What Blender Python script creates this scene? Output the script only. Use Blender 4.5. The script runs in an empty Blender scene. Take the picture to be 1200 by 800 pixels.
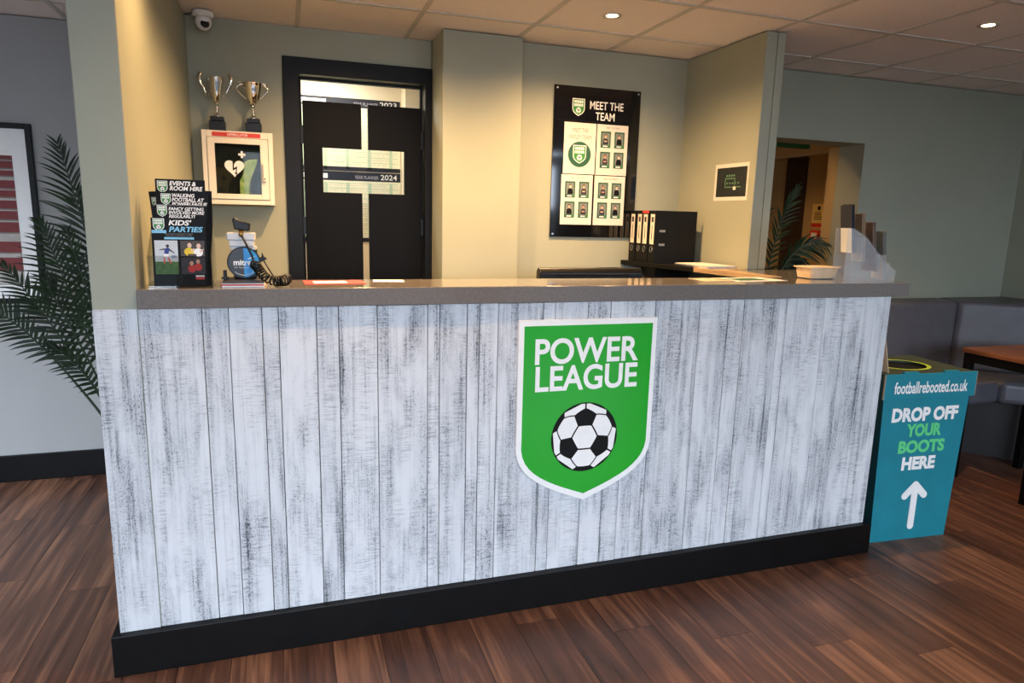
import bpy, bmesh, math, random
from mathutils import Vector, Matrix
random.seed(7)
PI = math.pi
S = bpy.context.scene
COL = S.collection

# ------------------------------------------------------------------ camera
cd = bpy.data.cameras.new('camera'); cd.sensor_width = 36.0; cd.lens = 793.307 * 36 / 1200
cd.clip_start = 0.05
cam = bpy.data.objects.new('camera', cd); COL.objects.link(cam)
CR = Vector((0.94954493, -0.31264881, 0.02480198)); CU = Vector((0.03376907, 0.18053899, 0.98298796))
CF = Vector((0.31180774, 0.93255369, -0.18198775)); CP = Vector((0.60168, -2.4742, 1.63486))
M = Matrix.Identity(4)
for i in range(3):
    M[i][0] = CR[i]; M[i][1] = CU[i]; M[i][2] = -CF[i]; M[i][3] = CP[i]
cam.matrix_world = M
S.camera = cam

# ------------------------------------------------------------------ view, world, daylight
S.view_settings.view_transform = 'Standard'; S.view_settings.look = 'None'
S.view_settings.gamma = 1.0; S.view_settings.use_curve_mapping = False
S.view_settings.exposure = 0.0
W = bpy.data.worlds.new('sky'); S.world = W; W.use_nodes = True
wn = W.node_tree.nodes; wl = W.node_tree.links
bg = wn['Background']; bg.inputs[0].default_value = (0.62, 0.78, 1.0, 1); bg.inputs[1].default_value = 0.35
DAY = (0.72, 0.84, 1.0)
def area(name, loc, rot, sx, sy, power, col):
    l = bpy.data.lights.new(name, 'AREA'); l.shape = 'RECTANGLE'; l.size = sx; l.size_y = sy
    l.energy = power; l.color = col
    o = bpy.data.objects.new(name, l); COL.objects.link(o); o.location = loc; o.rotation_euler = rot
    return o
# open sky outside the windows behind the viewer and to the left (the windows themselves are built below)
area('daylight_sky_front', (1.4, -9.6, 4.9), (math.radians(72), 0, 0), 15, 6.4, 4700, DAY)
area('daylight_sky_left', (-7.6, 0.5, 4.6), (math.radians(72), 0, -PI / 2), 9, 6.0, 4200, DAY)
LAMP = (1.0, 0.60, 0.27)
LAMP_W = 225

# ------------------------------------------------------------------ helpers
def lin(c):
    out = []
    for v in c[:3]:
        v = v / 255.0
        out.append(v / 12.92 if v <= 0.04045 else ((v + 0.055) / 1.055) ** 2.4)
    return tuple(out) + (1.0,)
MATS = {}
def node(nt, t, **kw):
    n = nt.nodes.new(t)
    for k, v in kw.items():
        setattr(n, k, v)
    return n
def pm(name, rgb, rough=0.5, var=0.06, scale=25, bump=0.0, metal=0.0, coat=0.0, spec=0.5, alpha=1.0,
       trans=0.0, emit=None, estr=0.0, stretch=(1, 1, 1), bscale=None, hue2=None):
    """plain procedural paint / plastic / cloth: noise-varied colour and fine bump"""
    if name in MATS: return MATS[name]
    m = bpy.data.materials.new(name); m.use_nodes = True; nt = m.node_tree
    b = nt.nodes['Principled BSDF']
    tc = node(nt, 'ShaderNodeTexCoord'); mp = node(nt, 'ShaderNodeMapping')
    mp.inputs['Scale'].default_value = stretch
    nt.links.new(tc.outputs['Object'], mp.inputs['Vector'])
    nz = node(nt, 'ShaderNodeTexNoise'); nz.inputs['Scale'].default_value = scale; nz.inputs['Detail'].default_value = 4
    nt.links.new(mp.outputs[0], nz.inputs['Vector'])
    rp = node(nt, 'ShaderNodeValToRGB'); c = lin(rgb)
    c2 = lin(hue2) if hue2 else c
    rp.color_ramp.elements[0].position = 0.3; rp.color_ramp.elements[1].position = 0.7
    rp.color_ramp.elements[0].color = tuple(max(0, v * (1 - var)) for v in c[:3]) + (1,)
    rp.color_ramp.elements[1].color = tuple(min(1, v * (1 + var)) for v in c2[:3]) + (1,)
    nt.links.new(nz.outputs['Fac'], rp.inputs[0]); nt.links.new(rp.outputs[0], b.inputs['Base Color'])
    b.inputs['Roughness'].default_value = rough; b.inputs['Metallic'].default_value = metal
    b.inputs['Coat Weight'].default_value = coat; b.inputs['Coat Roughness'].default_value = 0.08
    b.inputs['Specular IOR Level'].default_value = spec
    b.inputs['Alpha'].default_value = alpha; b.inputs['Transmission Weight'].default_value = trans
    if emit:
        b.inputs['Emission Color'].default_value = lin(emit); b.inputs['Emission Strength'].default_value = estr
    if bump:
        n2 = node(nt, 'ShaderNodeTexNoise'); n2.inputs['Scale'].default_value = bscale or scale * 6; n2.inputs['Detail'].default_value = 3
        nt.links.new(mp.outputs[0], n2.inputs['Vector'])
        bp = node(nt, 'ShaderNodeBump'); bp.inputs['Strength'].default_value = bump; bp.inputs['Distance'].default_value = 0.004
        nt.links.new(n2.outputs['Fac'], bp.inputs['Height']); nt.links.new(bp.outputs[0], b.inputs['Normal'])
    MATS[name] = m
    return m

class MB:
    """collects shapes, builds ONE mesh object"""
    def __init__(s): s.v = []; s.f = []; s.m = []; s.sm = []
    def add(s, vs, fs, mi=0, smooth=False):
        o = len(s.v); s.v += [tuple(p) for p in vs]
        for f in fs: s.f.append(tuple(o + i for i in f)); s.m.append(mi); s.sm.append(smooth)
        return s
    def box(s, x0, x1, y0, y1, z0, z1, mi=0):
        vs = [(x0, y0, z0), (x1, y0, z0), (x1, y1, z0), (x0, y1, z0), (x0, y0, z1), (x1, y0, z1), (x1, y1, z1), (x0, y1, z1)]
        return s.add(vs, [(0, 3, 2, 1), (4, 5, 6, 7), (0, 1, 5, 4), (1, 2, 6, 5), (2, 3, 7, 6), (3, 0, 4, 7)], mi)
    def poly_xz(s, pts, y0, y1, mi=0):
        """prism of an outline in the XZ plane (counter-clockwise seen from -Y), from y0 (front) to y1 (back)"""
        n = len(pts)
        vs = [(p[0], y0, p[1]) for p in pts] + [(p[0], y1, p[1]) for p in pts]
        fs = [tuple(range(n)), tuple(range(2 * n - 1, n - 1, -1))]
        fs += [(i, n + i, n + (i + 1) % n, (i + 1) % n) for i in range(n)]
        return s.add(vs, fs, mi)
    def poly_xy(s, pts, z0, z1, mi=0):
        n = len(pts)
        vs = [(p[0], p[1], z0) for p in pts] + [(p[0], p[1], z1) for p in pts]
        fs = [tuple(range(n - 1, -1, -1)), tuple(range(n, 2 * n))]
        fs += [(i, (i + 1) % n, n + (i + 1) % n, n + i) for i in range(n)]
        return s.add(vs, fs, mi)
    def poly_yz(s, pts, x0, x1, mi=0):
        n = len(pts)
        vs = [(x0, p[0], p[1]) for p in pts] + [(x1, p[0], p[1]) for p in pts]
        fs = [tuple(range(n - 1, -1, -1)), tuple(range(n, 2 * n))]
        fs += [(i, (i + 1) % n, n + (i + 1) % n, n + i) for i in range(n)]
        return s.add(vs, fs, mi)
    def lathe(s, prof, c=(0, 0, 0), n=24, mi=0, smooth=True, cap=True):
        vs = []; fs = []
        for r, z in prof:
            for k in range(n):
                a = 2 * PI * k / n; vs.append((c[0] + r * math.cos(a), c[1] + r * math.sin(a), c[2] + z))
        for i in range(len(prof) - 1):
            for k in range(n):
                fs.append((i * n + k, i * n + (k + 1) % n, (i + 1) * n + (k + 1) % n, (i + 1) * n + k))
        s.add(vs, fs, mi, smooth)
        if cap:
            o = len(s.v) - len(vs)
            s.f.append(tuple(o + k for k in range(n - 1, -1, -1))); s.m.append(mi); s.sm.append(False)
            o2 = o + (len(prof) - 1) * n
            s.f.append(tuple(o2 + k for k in range(n))); s.m.append(mi); s.sm.append(False)
        return s
    def tube(s, path, r, n=8, mi=0, closed=False, cap=True):
        P = [Vector(p) for p in path]; N = len(P); vs = []; fs = []
        rr = r if isinstance(r, (list, tuple)) else [r] * N
        up = None
        for i in range(N):
            if closed: t = P[(i + 1) % N] - P[i - 1]
            else: t = P[min(i + 1, N - 1)] - P[max(i - 1, 0)]
            t.normalize()
            if up is None:
                up = Vector((0, 0, 1)) if abs(t.z) < 0.9 else Vector((1, 0, 0))
            a = t.cross(up)
            if a.length < 1e-6: a = t.cross(Vector((1, 0.3, 0)))
            a.normalize(); b = a.cross(t); up = b
            for k in range(n):
                w = 2 * PI * k / n; vs.append(P[i] + (a * math.cos(w) + b * math.sin(w)) * rr[i])
        for i in range(N if closed else N - 1):
            j = (i + 1) % N
            for k in range(n): fs.append((i * n + k, i * n + (k + 1) % n, j * n + (k + 1) % n, j * n + k))
        if cap and not closed:
            fs.append(tuple(range(n - 1, -1, -1))); fs.append(tuple((N - 1) * n + k for k in range(n)))
        return s.add(vs, fs, mi, True)
    def disc_xz(s, cx, cz, r, y0, y1, n=32, mi=0, rz=None):
        return s.poly_xz([(cx + r * math.cos(2 * PI * k / n), cz + (rz or r) * math.sin(2 * PI * k / n)) for k in range(n)], y0, y1, mi)
    def mesh(s, name, mats):
        me = bpy.data.meshes.new(name); me.from_pydata(s.v, [], s.f)
        for m in (mats if isinstance(mats, (list, tuple)) else [mats]): me.materials.append(m)
        me.polygons.foreach_set('material_index', s.m); me.polygons.foreach_set('use_smooth', s.sm)
        me.update(); return me
    def build(s, name, mats, parent=None, bevel=0, seg=2, fix=True):
        me = s.mesh(name, mats)
        if fix:
            b = bmesh.new(); b.from_mesh(me); bmesh.ops.recalc_face_normals(b, faces=b.faces); b.to_mesh(me); b.free()
        return link(name, me, parent, bevel, seg)
def link(name, me, parent=None, bevel=0, seg=2):
    o = bpy.data.objects.new(name, me); COL.objects.link(o)
    if parent: o.parent = parent
    if bevel:
        m = o.modifiers.new('bevel', 'BEVEL'); m.width = bevel; m.segments = seg; m.limit_method = 'ANGLE'; m.angle_limit = math.radians(35)
    return o
def tag(o, label, cat, group=None):
    o['label'] = label; o['category'] = cat
    if group: o['group'] = group
    return o
def struct(o, label=None):
    o['kind'] = 'structure'
    if label: o['label'] = label
    return o
def thing(name, label, cat, loc=(0, 0, 0), rz=0.0, group=None, rx=0.0):
    o = bpy.data.objects.new(name, None); COL.objects.link(o); o.empty_display_size = 0.1
    o.location = loc; o.rotation_euler = (rx, 0, rz)
    return tag(o, label, cat, group)
FONTC = {}
def text(name, body, x0, x1, z0, z1, y, mat, parent, bold=0.0, depth=0.0006, shear=0.0, res=3, keep=False, lsp=0.9, al='CENTER'):
    """lettering fitted into the rectangle x0..x1, z0..z1 of the local XZ plane, facing -Y, front at y - depth"""
    key = (body, bold, shear, res, lsp, al)
    if key not in FONTC:
        cu = bpy.data.curves.new('t', 'FONT'); cu.body = body; cu.size = 1; cu.align_x = al
        cu.offset = bold; cu.shear = shear; cu.resolution_u = res; cu.space_line = lsp; cu.fill_mode = 'FRONT'
        ob = bpy.data.objects.new('t', cu); COL.objects.link(ob)
        bpy.context.view_layer.update()
        me = bpy.data.meshes.new_from_object(ob.evaluated_get(bpy.context.evaluated_depsgraph_get()))
        vs = [tuple(v.co) for v in me.vertices]; fs = [tuple(p.vertices) for p in me.polygons]
        bpy.data.objects.remove(ob); bpy.data.curves.remove(cu); bpy.data.meshes.remove(me)
        FONTC[key] = (vs, fs)
    vs, fs = FONTC[key]
    ax = min(v[0] for v in vs); bx = max(v[0] for v in vs); ay = min(v[1] for v in vs); by = max(v[1] for v in vs)
    sx = (x1 - x0) / (bx - ax); sz = (z1 - z0) / (by - ay); ox, oz = x0, z0
    if keep:
        q = min(sx, sz); ox = (x0 + x1) / 2 - q * (bx - ax) / 2; oz = (z0 + z1) / 2 - q * (by - ay) / 2; sx = sz = q
    me = bpy.data.meshes.new(name)
    me.from_pydata([(ox + (v[0] - ax) * sx, y - depth, oz + (v[1] - ay) * sz) for v in vs], [], fs)
    me.materials.append(mat); me.update()
    # face the viewer side (-Y)
    if len(me.polygons) and sum(p.normal.y * p.area for p in me.polygons) > 0: me.flip_normals()
    return link(name, me, parent)

# ------------------------------------------------------------------ materials
WALL = (157, 160, 142)
m_wall = pm('wall_paint', WALL, 0.62, 0.03, 3, bump=0.12, bscale=260)
m_wall_l = pm('wall_paint_cool', (158, 158, 157), 0.62, 0.03, 3, bump=0.12, bscale=260)
m_cor = pm('corridor_paint', (176, 148, 100), 0.6, 0.03, 3, bump=0.1, bscale=200)
m_cream = pm('cream_paint', (226, 214, 190), 0.6, 0.02, 3)
m_black = pm('black_satin_paint', (8, 8, 9), 0.42, 0.25, 12, spec=0.22, bump=0.08, bscale=90)
m_doorblk = pm('black_stained_door', (4, 4, 4), 0.5, 0.4, 5, spec=0.14, bump=0.15, stretch=(14, 14, 0.8), bscale=30)
m_blackp = pm('black_plastic', (11, 11, 12), 0.35, 0.15, 60, spec=0.3)
m_blackm = pm('black_card', (12, 12, 12), 0.55, 0.12, 40, spec=0.2)
m_white = pm('white_print', (238, 238, 236), 0.45, 0.02, 40)
m_paper = pm('paper', (216, 211, 202), 0.6, 0.02, 30)
m_green = pm('emblem_green', (0, 160, 18), 0.3, 0.04, 4, coat=0.25)
m_green2 = pm('logo_green', (52, 132, 52), 0.4, 0.05, 20)
m_dgreen = pm('dark_green_print', (34, 84, 60), 0.5, 0.08, 60)
m_acr = None

def glass_mat(name, tint=(235, 240, 238), fac=0.12, rough=0.03):
    m = bpy.data.materials.new(name); m.use_nodes = True; nt = m.node_tree
    out = nt.nodes['Material Output']; nt.nodes.remove(nt.nodes['Principled BSDF'])
    tr = node(nt, 'ShaderNodeBsdfTransparent'); tr.inputs[0].default_value = lin(tint)
    gl = node(nt, 'ShaderNodeBsdfGlossy'); gl.inputs['Roughness'].default_value = rough
    nz = node(nt, 'ShaderNodeTexNoise'); nz.inputs['Scale'].default_value = 8
    lw = node(nt, 'ShaderNodeLayerWeight'); lw.inputs[0].default_value = 0.5
    pw = node(nt, 'ShaderNodeMath', operation='POWER'); pw.inputs[1].default_value = 4.0; nt.links.new(lw.outputs['Facing'], pw.inputs[0])
    ad = node(nt, 'ShaderNodeMath', operation='MULTIPLY_ADD'); ad.inputs[1].default_value = fac * 0.4; ad.inputs[2].default_value = fac * 0.8
    mx2 = node(nt, 'ShaderNodeMath', operation='MULTIPLY_ADD'); mx2.inputs[1].default_value = 0.5
    nt.links.new(nz.outputs['Fac'], ad.inputs[0]); nt.links.new(pw.outputs[0], mx2.inputs[0]); nt.links.new(ad.outputs[0], mx2.inputs[2])
    mx = node(nt, 'ShaderNodeMixShader')
    nt.links.new(mx2.outputs[0], mx.inputs[0]); nt.links.new(tr.outputs[0], mx.inputs[1]); nt.links.new(gl.outputs[0], mx.inputs[2])
    nt.links.new(mx.outputs[0], out.inputs[0]); MATS[name] = m
    return m
m_frost = pm('frosted_acrylic', (196, 200, 204), 0.25, 0.04, 20, alpha=0.2)
m_acr = glass_mat('clear_acrylic', (240, 242, 242), 0.035)
m_pane = glass_mat('cabinet_pane', (228, 232, 226), 0.008)

def whitewash():
    m = bpy.data.materials.new('whitewashed_timber'); m.use_nodes = True; nt = m.node_tree; L = nt.links.new
    b = nt.nodes['Principled BSDF']
    tc = node(nt, 'ShaderNodeTexCoord'); oi = node(nt, 'ShaderNodeObjectInfo')
    off = node(nt, 'ShaderNodeVectorMath', operation='SCALE'); cmb = node(nt, 'ShaderNodeCombineXYZ')
    for k in range(3): L(oi.outputs['Random'], cmb.inputs[k])
    L(cmb.outputs[0], off.inputs[0]); off.inputs['Scale'].default_value = 37.0
    add = node(nt, 'ShaderNodeVectorMath', operation='ADD'); L(tc.outputs['Object'], add.inputs[0]); L(off.outputs[0], add.inputs[1])
    def noise(sc, scale, det=5, rough=0.6, dist=0.0):
        mp = node(nt, 'ShaderNodeMapping'); mp.inputs['Scale'].default_value = sc; L(add.outputs[0], mp.inputs['Vector'])
        n = node(nt, 'ShaderNodeTexNoise'); n.inputs['Scale'].default_value = scale; n.inputs['Detail'].default_value = det
        n.inputs['Roughness'].default_value = rough; n.inputs['Distortion'].default_value = dist
        L(mp.outputs[0], n.inputs['Vector']); return n.outputs['Fac']
    def ramp(src, a, c, va=0.0, vc=1.0):
        r = node(nt, 'ShaderNodeMapRange'); r.inputs[1].default_value = a; r.inputs[2].default_value = c
        r.inputs[3].default_value = va; r.inputs[4].default_value = vc; L(src, r.inputs[0]); return r.outputs[0]
    def math_(op, a, c):
        n = node(nt, 'ShaderNodeMath', operation=op)
        for i, q in enumerate((a, c)):
            if isinstance(q, (int, float)): n.inputs[i].default_value = q
            else: L(q, n.inputs[i])
        return n.outputs[0]
    grain = noise((75, 75, 1.8), 1.6, 6, 0.7)                    # fine fibres along the board
    streak = noise((26, 26, 0.8), 1.3, 4, 0.55)                   # brush strokes
    patch = noise((7, 7, 2.2), 1.4, 3, 0.6, 0.4)                  # where the wash is thin
    saw = noise((13, 13, 150), 1.6, 3, 0.6, 0.25)               # saw marks across the board
    sawmask = noise((11, 11, 3.0), 1.2, 2)
    speck = noise((230, 230, 130), 1.0, 2)
    thin = math_('ADD', ramp(patch, 0.42, 0.70), math_('MULTIPLY', ramp(streak, 0.48, 0.66), 0.7))
    sw = math_('MULTIPLY', ramp(saw, 0.50, 0.60), ramp(sawmask, 0.46, 0.6))
    gr = math_('MULTIPLY', ramp(grain, 0.48, 0.66), math_('ADD', math_('MULTIPLY', thin, 0.75), 0.12))
    sp = math_('MULTIPLY', ramp(speck, 0.54, 0.64), math_('MULTIPLY', thin, 0.40))
    wear = math_('ADD', math_('ADD', math_('MULTIPLY', gr, 0.46), math_('MULTIPLY', sw, 0.26)), math_('ADD', sp, math_('MULTIPLY', thin, 0.20)))
    wear = math_('ADD', wear, math_('MULTIPLY', math_('SUBTRACT', oi.outputs['Random'], 0.5), 0.10))
    rp = node(nt, 'ShaderNodeValToRGB'); e = rp.color_ramp.elements
    e[0].position = 0.0; e[0].color = lin((216, 219, 222)); e[1].position = 1.0; e[1].color = lin((64, 68, 74))
    x = e.new(0.30); x.color = lin((184, 188, 193)); x = e.new(0.62); x.color = lin((124, 129, 136))
    L(wear, rp.inputs[0]); L(rp.outputs[0], b.inputs['Base Color'])
    b.inputs['Roughness'].default_value = 0.62
    bp = node(nt, 'ShaderNodeBump'); bp.inputs['Strength'].default_value = 0.5; bp.inputs['Distance'].default_value = 0.002
    L(math_('SUBTRACT', 1.0, wear), bp.inputs['Height']); L(bp.outputs[0], b.inputs['Normal'])
    return m
m_board = whitewash()

def woodmat(name, c0, c1, c2, axis='Y', rough=0.35, rand=0.25, scale=1.0, coat=0.0, seam=None):
    m = bpy.data.materials.new(name); m.use_nodes = True; nt = m.node_tree; L = nt.links.new
    b = nt.nodes['Principled BSDF']; tc = node(nt, 'ShaderNodeTexCoord'); oi = node(nt, 'ShaderNodeObjectInfo')
    off = node(nt, 'ShaderNodeVectorMath', operation='SCALE'); cmb = node(nt, 'ShaderNodeCombineXYZ')
    for k in range(3): L(oi.outputs['Random'], cmb.inputs[k])
    L(cmb.outputs[0], off.inputs[0]); off.inputs['Scale'].default_value = 53.0
    add = node(nt, 'ShaderNodeVectorMath', operation='ADD'); L(tc.outputs['Object'], add.inputs[0]); L(off.outputs[0], add.inputs[1])
    st = {'Y': (9, 0.8, 9), 'X': (0.8, 9, 9)}[axis]; st2 = {'Y': (70, 2.2, 70), 'X': (2.2, 70, 70)}[axis]
    def noise(sc, s, d, dist):
        mp = node(nt, 'ShaderNodeMapping'); mp.inputs['Scale'].default_value = tuple(v * scale for v in sc); L(add.outputs[0], mp.inputs['Vector'])
        n = node(nt, 'ShaderNodeTexNoise'); n.inputs['Scale'].default_value = s; n.inputs['Detail'].default_value = d; n.inputs['Distortion'].default_value = dist
        L(mp.outputs[0], n.inputs['Vector']); return n.outputs['Fac']
    g1 = noise(st, 1.0, 6, 1.7); g2 = noise(st2, 1.0, 4, 0.2)
    mx = node(nt, 'ShaderNodeMath', operation='MULTIPLY_ADD'); mx.inputs[1].default_value = 0.35; L(g2, mx.inputs[0]); 
    s2 = node(nt, 'ShaderNodeMath', operation='MULTIPLY_ADD'); s2.inputs[1].default_value = 0.65; L(g1, s2.inputs[0])
    rr = node(nt, 'ShaderNodeMath', operation='MULTIPLY_ADD'); rr.inputs[1].default_value = rand; rr.inputs[2].default_value = -rand / 2; L(oi.outputs['Random'], rr.inputs[0])
    L(rr.outputs[0], s2.inputs[2]); L(s2.outputs[0], mx.inputs[2])
    rp = node(nt, 'ShaderNodeValToRGB'); e = rp.color_ramp.elements
    e[0].position = 0.31; e[0].color = lin(c0); e[1].position = 0.71; e[1].color = lin(c2); x = e.new(0.5); x.color = lin(c1)
    L(mx.outputs[0], rp.inputs[0]); L(rp.outputs[0], b.inputs['Base Color'])
    rg = node(nt, 'ShaderNodeMapRange'); rg.inputs[3].default_value = rough - 0.06; rg.inputs[4].default_value = rough + 0.1; L(g2, rg.inputs[0]); L(rg.outputs[0], b.inputs['Roughness'])
    b.inputs['Coat Weight'].default_value = coat
    bp = node(nt, 'ShaderNodeBump'); bp.inputs['Strength'].default_value = 0.18; bp.inputs['Distance'].default_value = 0.002
    L(g2, bp.inputs['Height']); L(bp.outputs[0], b.inputs['Normal'])
    MATS[name] = m
    return m
m_floor = woodmat('brown_plank', (52, 32, 24), (86, 56, 42), (138, 97, 72), 'Y', 0.38, 0.13)
m_floor_dk = pm('floor_screed', (40, 28, 22), 0.6, 0.2, 8)
m_table = woodmat('table_oak', (88, 52, 32), (122, 76, 48), (150, 100, 66), 'Y', 0.38, 0.0)
m_shelf = woodmat('shelf_oak', (150, 124, 94), (172, 144, 110), (188, 162, 128), 'Y', 0.3, 0.0)
m_tile = pm('ceiling_tile_fissured', (248, 236, 230), 0.85, 0.06, 140, bump=0.35, bscale=320)
m_tee = pm('ceiling_tee_metal', (206, 198, 188), 0.45, 0.03, 10)
m_top = pm('worktop_laminate_grey', (110, 105, 101), 0.12, 0.06, 90, coat=0.4, hue2=(116, 110, 106))
m_chrome = pm('polished_silver', (226, 224, 218), 0.10, 0.03, 20, metal=1.0)
m_steel = pm('brushed_steel', (190, 190, 188), 0.28, 0.04, 40, metal=1.0)
m_cabw = pm('cabinet_white_enamel', (232, 224, 206), 0.35, 0.02, 10)
m_red = pm('red_label', (204, 52, 36), 0.45, 0.05, 20)
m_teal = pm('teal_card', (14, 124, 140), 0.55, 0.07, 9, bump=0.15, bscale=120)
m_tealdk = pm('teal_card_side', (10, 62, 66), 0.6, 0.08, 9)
m_olive = pm('box_lid_green', (38, 52, 42), 0.6, 0.08, 9)
m_kraft = pm('cardboard_edge', (180, 164, 140), 0.8, 0.08, 60)
m_lime = pm('lime_print', (170, 205, 60), 0.5, 0.05, 20)
m_mint = pm('mint_print', (92, 206, 132), 0.5, 0.04, 20)
m_leather = pm('grey_leatherette', (88, 88, 95), 0.42, 0.08, 14, bump=0.2, bscale=180)
m_dkwood = pm('dark_bench_base', (24, 19, 17), 0.5, 0.2, 10)
m_leaf = pm('palm_leaf', (15, 32, 16), 0.45, 0.25, 9, hue2=(26, 46, 22), spec=0.3)
m_stem = pm('palm_stem', (34, 52, 34), 0.5, 0.15, 20)
m_pot = pm('plant_pot', (44, 44, 46), 0.5, 0.1, 20)
m_soil = pm('soil', (40, 30, 24), 0.9, 0.3, 60, bump=0.5)

# =================================================================== SETTING
ZC = 2.6365
# floor ------------------------------------------------------------
fl = struct(MB().box(-3.3, 6.17, -5.3, 4.3, -0.10, -0.014).build('floor', m_floor_dk), 'dark brown wood plank floor')
PW, PL = 0.18, 1.22
plank_me = MB().box(0.0008, PW - 0.0008, 0.0008, PL - 0.0008, -0.0135, 0).mesh('plank', m_floor)
cells = []
ix = 0; x = -3.24
while x < 6.05:
    y = -3.0 + ((ix * 0.437) % 1.0) * PL - PL
    while y < 2.1:
        if y > -3.3 and not (x > 0.15 and x + PW < 3.1 and y > 0.2 and y + PL < 1.75) and not (y > 1.5 and x > 0): cells.append((x, y))
        y += PL
    x += PW; ix += 1
for (x, y) in cells:
    o = link('plank', plank_me, fl); o.location = (x, y, 0)
rest = MB()
ix = 0; x = -3.24
while x < 6.05:
    y0 = -3.0 + ((ix * 0.437) % 1.0) * PL - PL
    while y0 > -5.3:
        y0 -= PL
    while y0 + PL < -5.28: y0 += PL
    yy = y0
    while yy < -3.3 - 1e-6:
        rest.box(x + .0008, x + PW - .0008, max(yy, -5.28) + .0008, yy + PL - .0008, -0.0135, 0); yy += PL
    x += PW; ix += 1
o = rest.build('plank_field', m_floor, fl); o['kind'] = 'stuff'

# ceiling -----------------------------------------------------------
ce = struct(MB().box(-3.3, 6.17, -5.3, 2.2, ZC + 0.06, ZC + 0.12).build('ceiling', m_cream), 'suspended ceiling of square speckled tiles')
TX, TY, TS = 1.2992, 1.1438, 0.6
tile_me = MB().box(0.010, TS - 0.010, 0.010, TS - 0.010, ZC + 0.004, ZC + 0.018).mesh('ceiling_tile', m_tile)
LAMPS = [(0.999, 0.844), (2.199, 0.844), (3.999, 0.244), (0.999, -0.356), (2.799, -1.556), (5.199, -1.556), (0.399, 0.244), (1.599, 0.46), (-1.401, 0.244)]  # last two are added unseen lamps, for floor and left wall light
for i in range(-8, 8):
    for j in range(-11, 2):
        x0, y0 = TX + i * TS, TY + j * TS
        if y0 < -5.0 or (y0 > 1.1 and x0 > 5.9): continue
        o = link('ceiling_tile', tile_me, ce); o.location = (x0, y0, 0)
for i in range(-7, 9):
    MB().box(TX + i * TS - 0.012, TX + i * TS + 0.012, -5.2, 2.1, ZC - 0.001, ZC + 0.012).build('grid_bar', m_tee, ce)
for j in range(-10, 2):
    MB().box(-3.2, 6.07, TY + j * TS - 0.012, TY + j * TS + 0.012, ZC - 0.0015, ZC + 0.0115).build('grid_bar', m_tee, ce)

# walls -------------------------------------------------------------
ZW = ZC - 0.002
struct(MB().box(0.0, 0.1326, 0.004, 2.1, 0, ZW).build('wall_left', m_wall, bevel=0.004), 'grey-beige wall end rising left of the counter')
struct(MB().box(-3.2, 0.0, 2.1, 2.2, 0, ZW).build('wall_left_rear', m_wall_l), 'pale wall behind the palm and framed picture')
struct(MB().box(-3.2, 0.0, 2.08, 2.1, 0, 0.162).build('baseboard_left', m_black, bevel=0.004), 'black skirting board under the framed picture')
w = MB()
w.box(0.1326, 0.613, 1.7175, 1.8175, 0, ZW).box(0.613, 1.46, 1.7175, 1.8175, 2.478, ZW).box(1.455, 1.475, 1.7175, 1.8175, 0, ZW)
struct(w.build('wall_rear_door', m_wall), 'rear wall around the black doorway')
struct(MB().box(1.4593, 1.9239, 1.4128, 1.80, 0, ZW).build('wall_pier', m_wall, bevel=0.003), 'projecting pier right of the doorway')
struct(MB().box(1.9239, 3.063, 1.506, 1.62, 0, ZW).build('wall_rear_team', m_wall), 'rear wall carrying the team board')
w = MB(); w.box(3.063, 3.184, 0.754, 1.62, 0, ZW - 0.001)
w.box(3.063, 3.131, 0.744, 0.754, 1.372, ZW - 0.001).box(3.135, 3.184, 0.744, 0.754, 1.372, ZW - 0.001)
struct(w.build('wall_partition', m_wall, bevel=0.002), 'partition wall end standing on the counter')
w = MB(); w.box(3.184, 3.55, 1.464, 1.70, 0, ZW).box(4.515, 6.07, 1.464, 1.70, 0, ZW).box(3.55, 4.515, 1.464, 1.70, 2.20, ZW)
struct(w.build('wall_right_rear', m_wall), 'shaded grey-green wall above the bench')
struct(MB().box(6.07, 6.17, -5.2, 1.70, 0, ZW).build('wall_right', m_wall), 'shaded side wall at the right edge')
# room behind the viewer: window walls
def window_wall(name, L, wins, place):
    """wall of length L along local x, with openings (x0,x1,z0,z1)"""
    o = bpy.data.objects.new(name, None); COL.objects.link(o); place(o); o['kind'] = 'structure'
    mb = MB(); xs = 0
    for (a, b_, z0, z1) in wins:
        mb.box(xs, a, 0, 0.1, 0, ZW); mb.box(a, b_, 0, 0.1, 0, z0); mb.box(a, b_, 0, 0.1, z1, ZW); xs = b_
    mb.box(xs, L, 0, 0.1, 0, ZW); mb.build('wall_panel', m_wall_l, o)
    for (a, b_, z0, z1) in wins:
        fr = MB(); t = 0.05
        for (p, q, r, s_) in ((a, a + t, z0, z1), (b_ - t, b_, z0, z1), (a + t, b_ - t, z0, z0 + t), (a + t, b_ - t, z1 - t, z1), ((a + b_) / 2 - t / 2, (a + b_) / 2 + t / 2, z0 + t, z1 - t)):
            fr.box(p, q, 0.03, 0.08, r, s_)
        fr.build('window_frame', m_white, o)
    return o
def pf(o): o.location = (-3.2, -5.3, 0)
window_wall('wall_front', 9.27, [(0.35, 2.75, 0.06, 2.5), (3.2, 5.6, 0.06, 2.5), (6.25, 8.1, 0.06, 2.5)], pf)
def pl(o): o.location = (-3.2, -5.3, 0); o.rotation_euler = (0, 0, PI / 2)
window_wall('wall_far_left', 7.5, [(4.6, 7.1, 0.06, 1.95)], pl)

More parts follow.
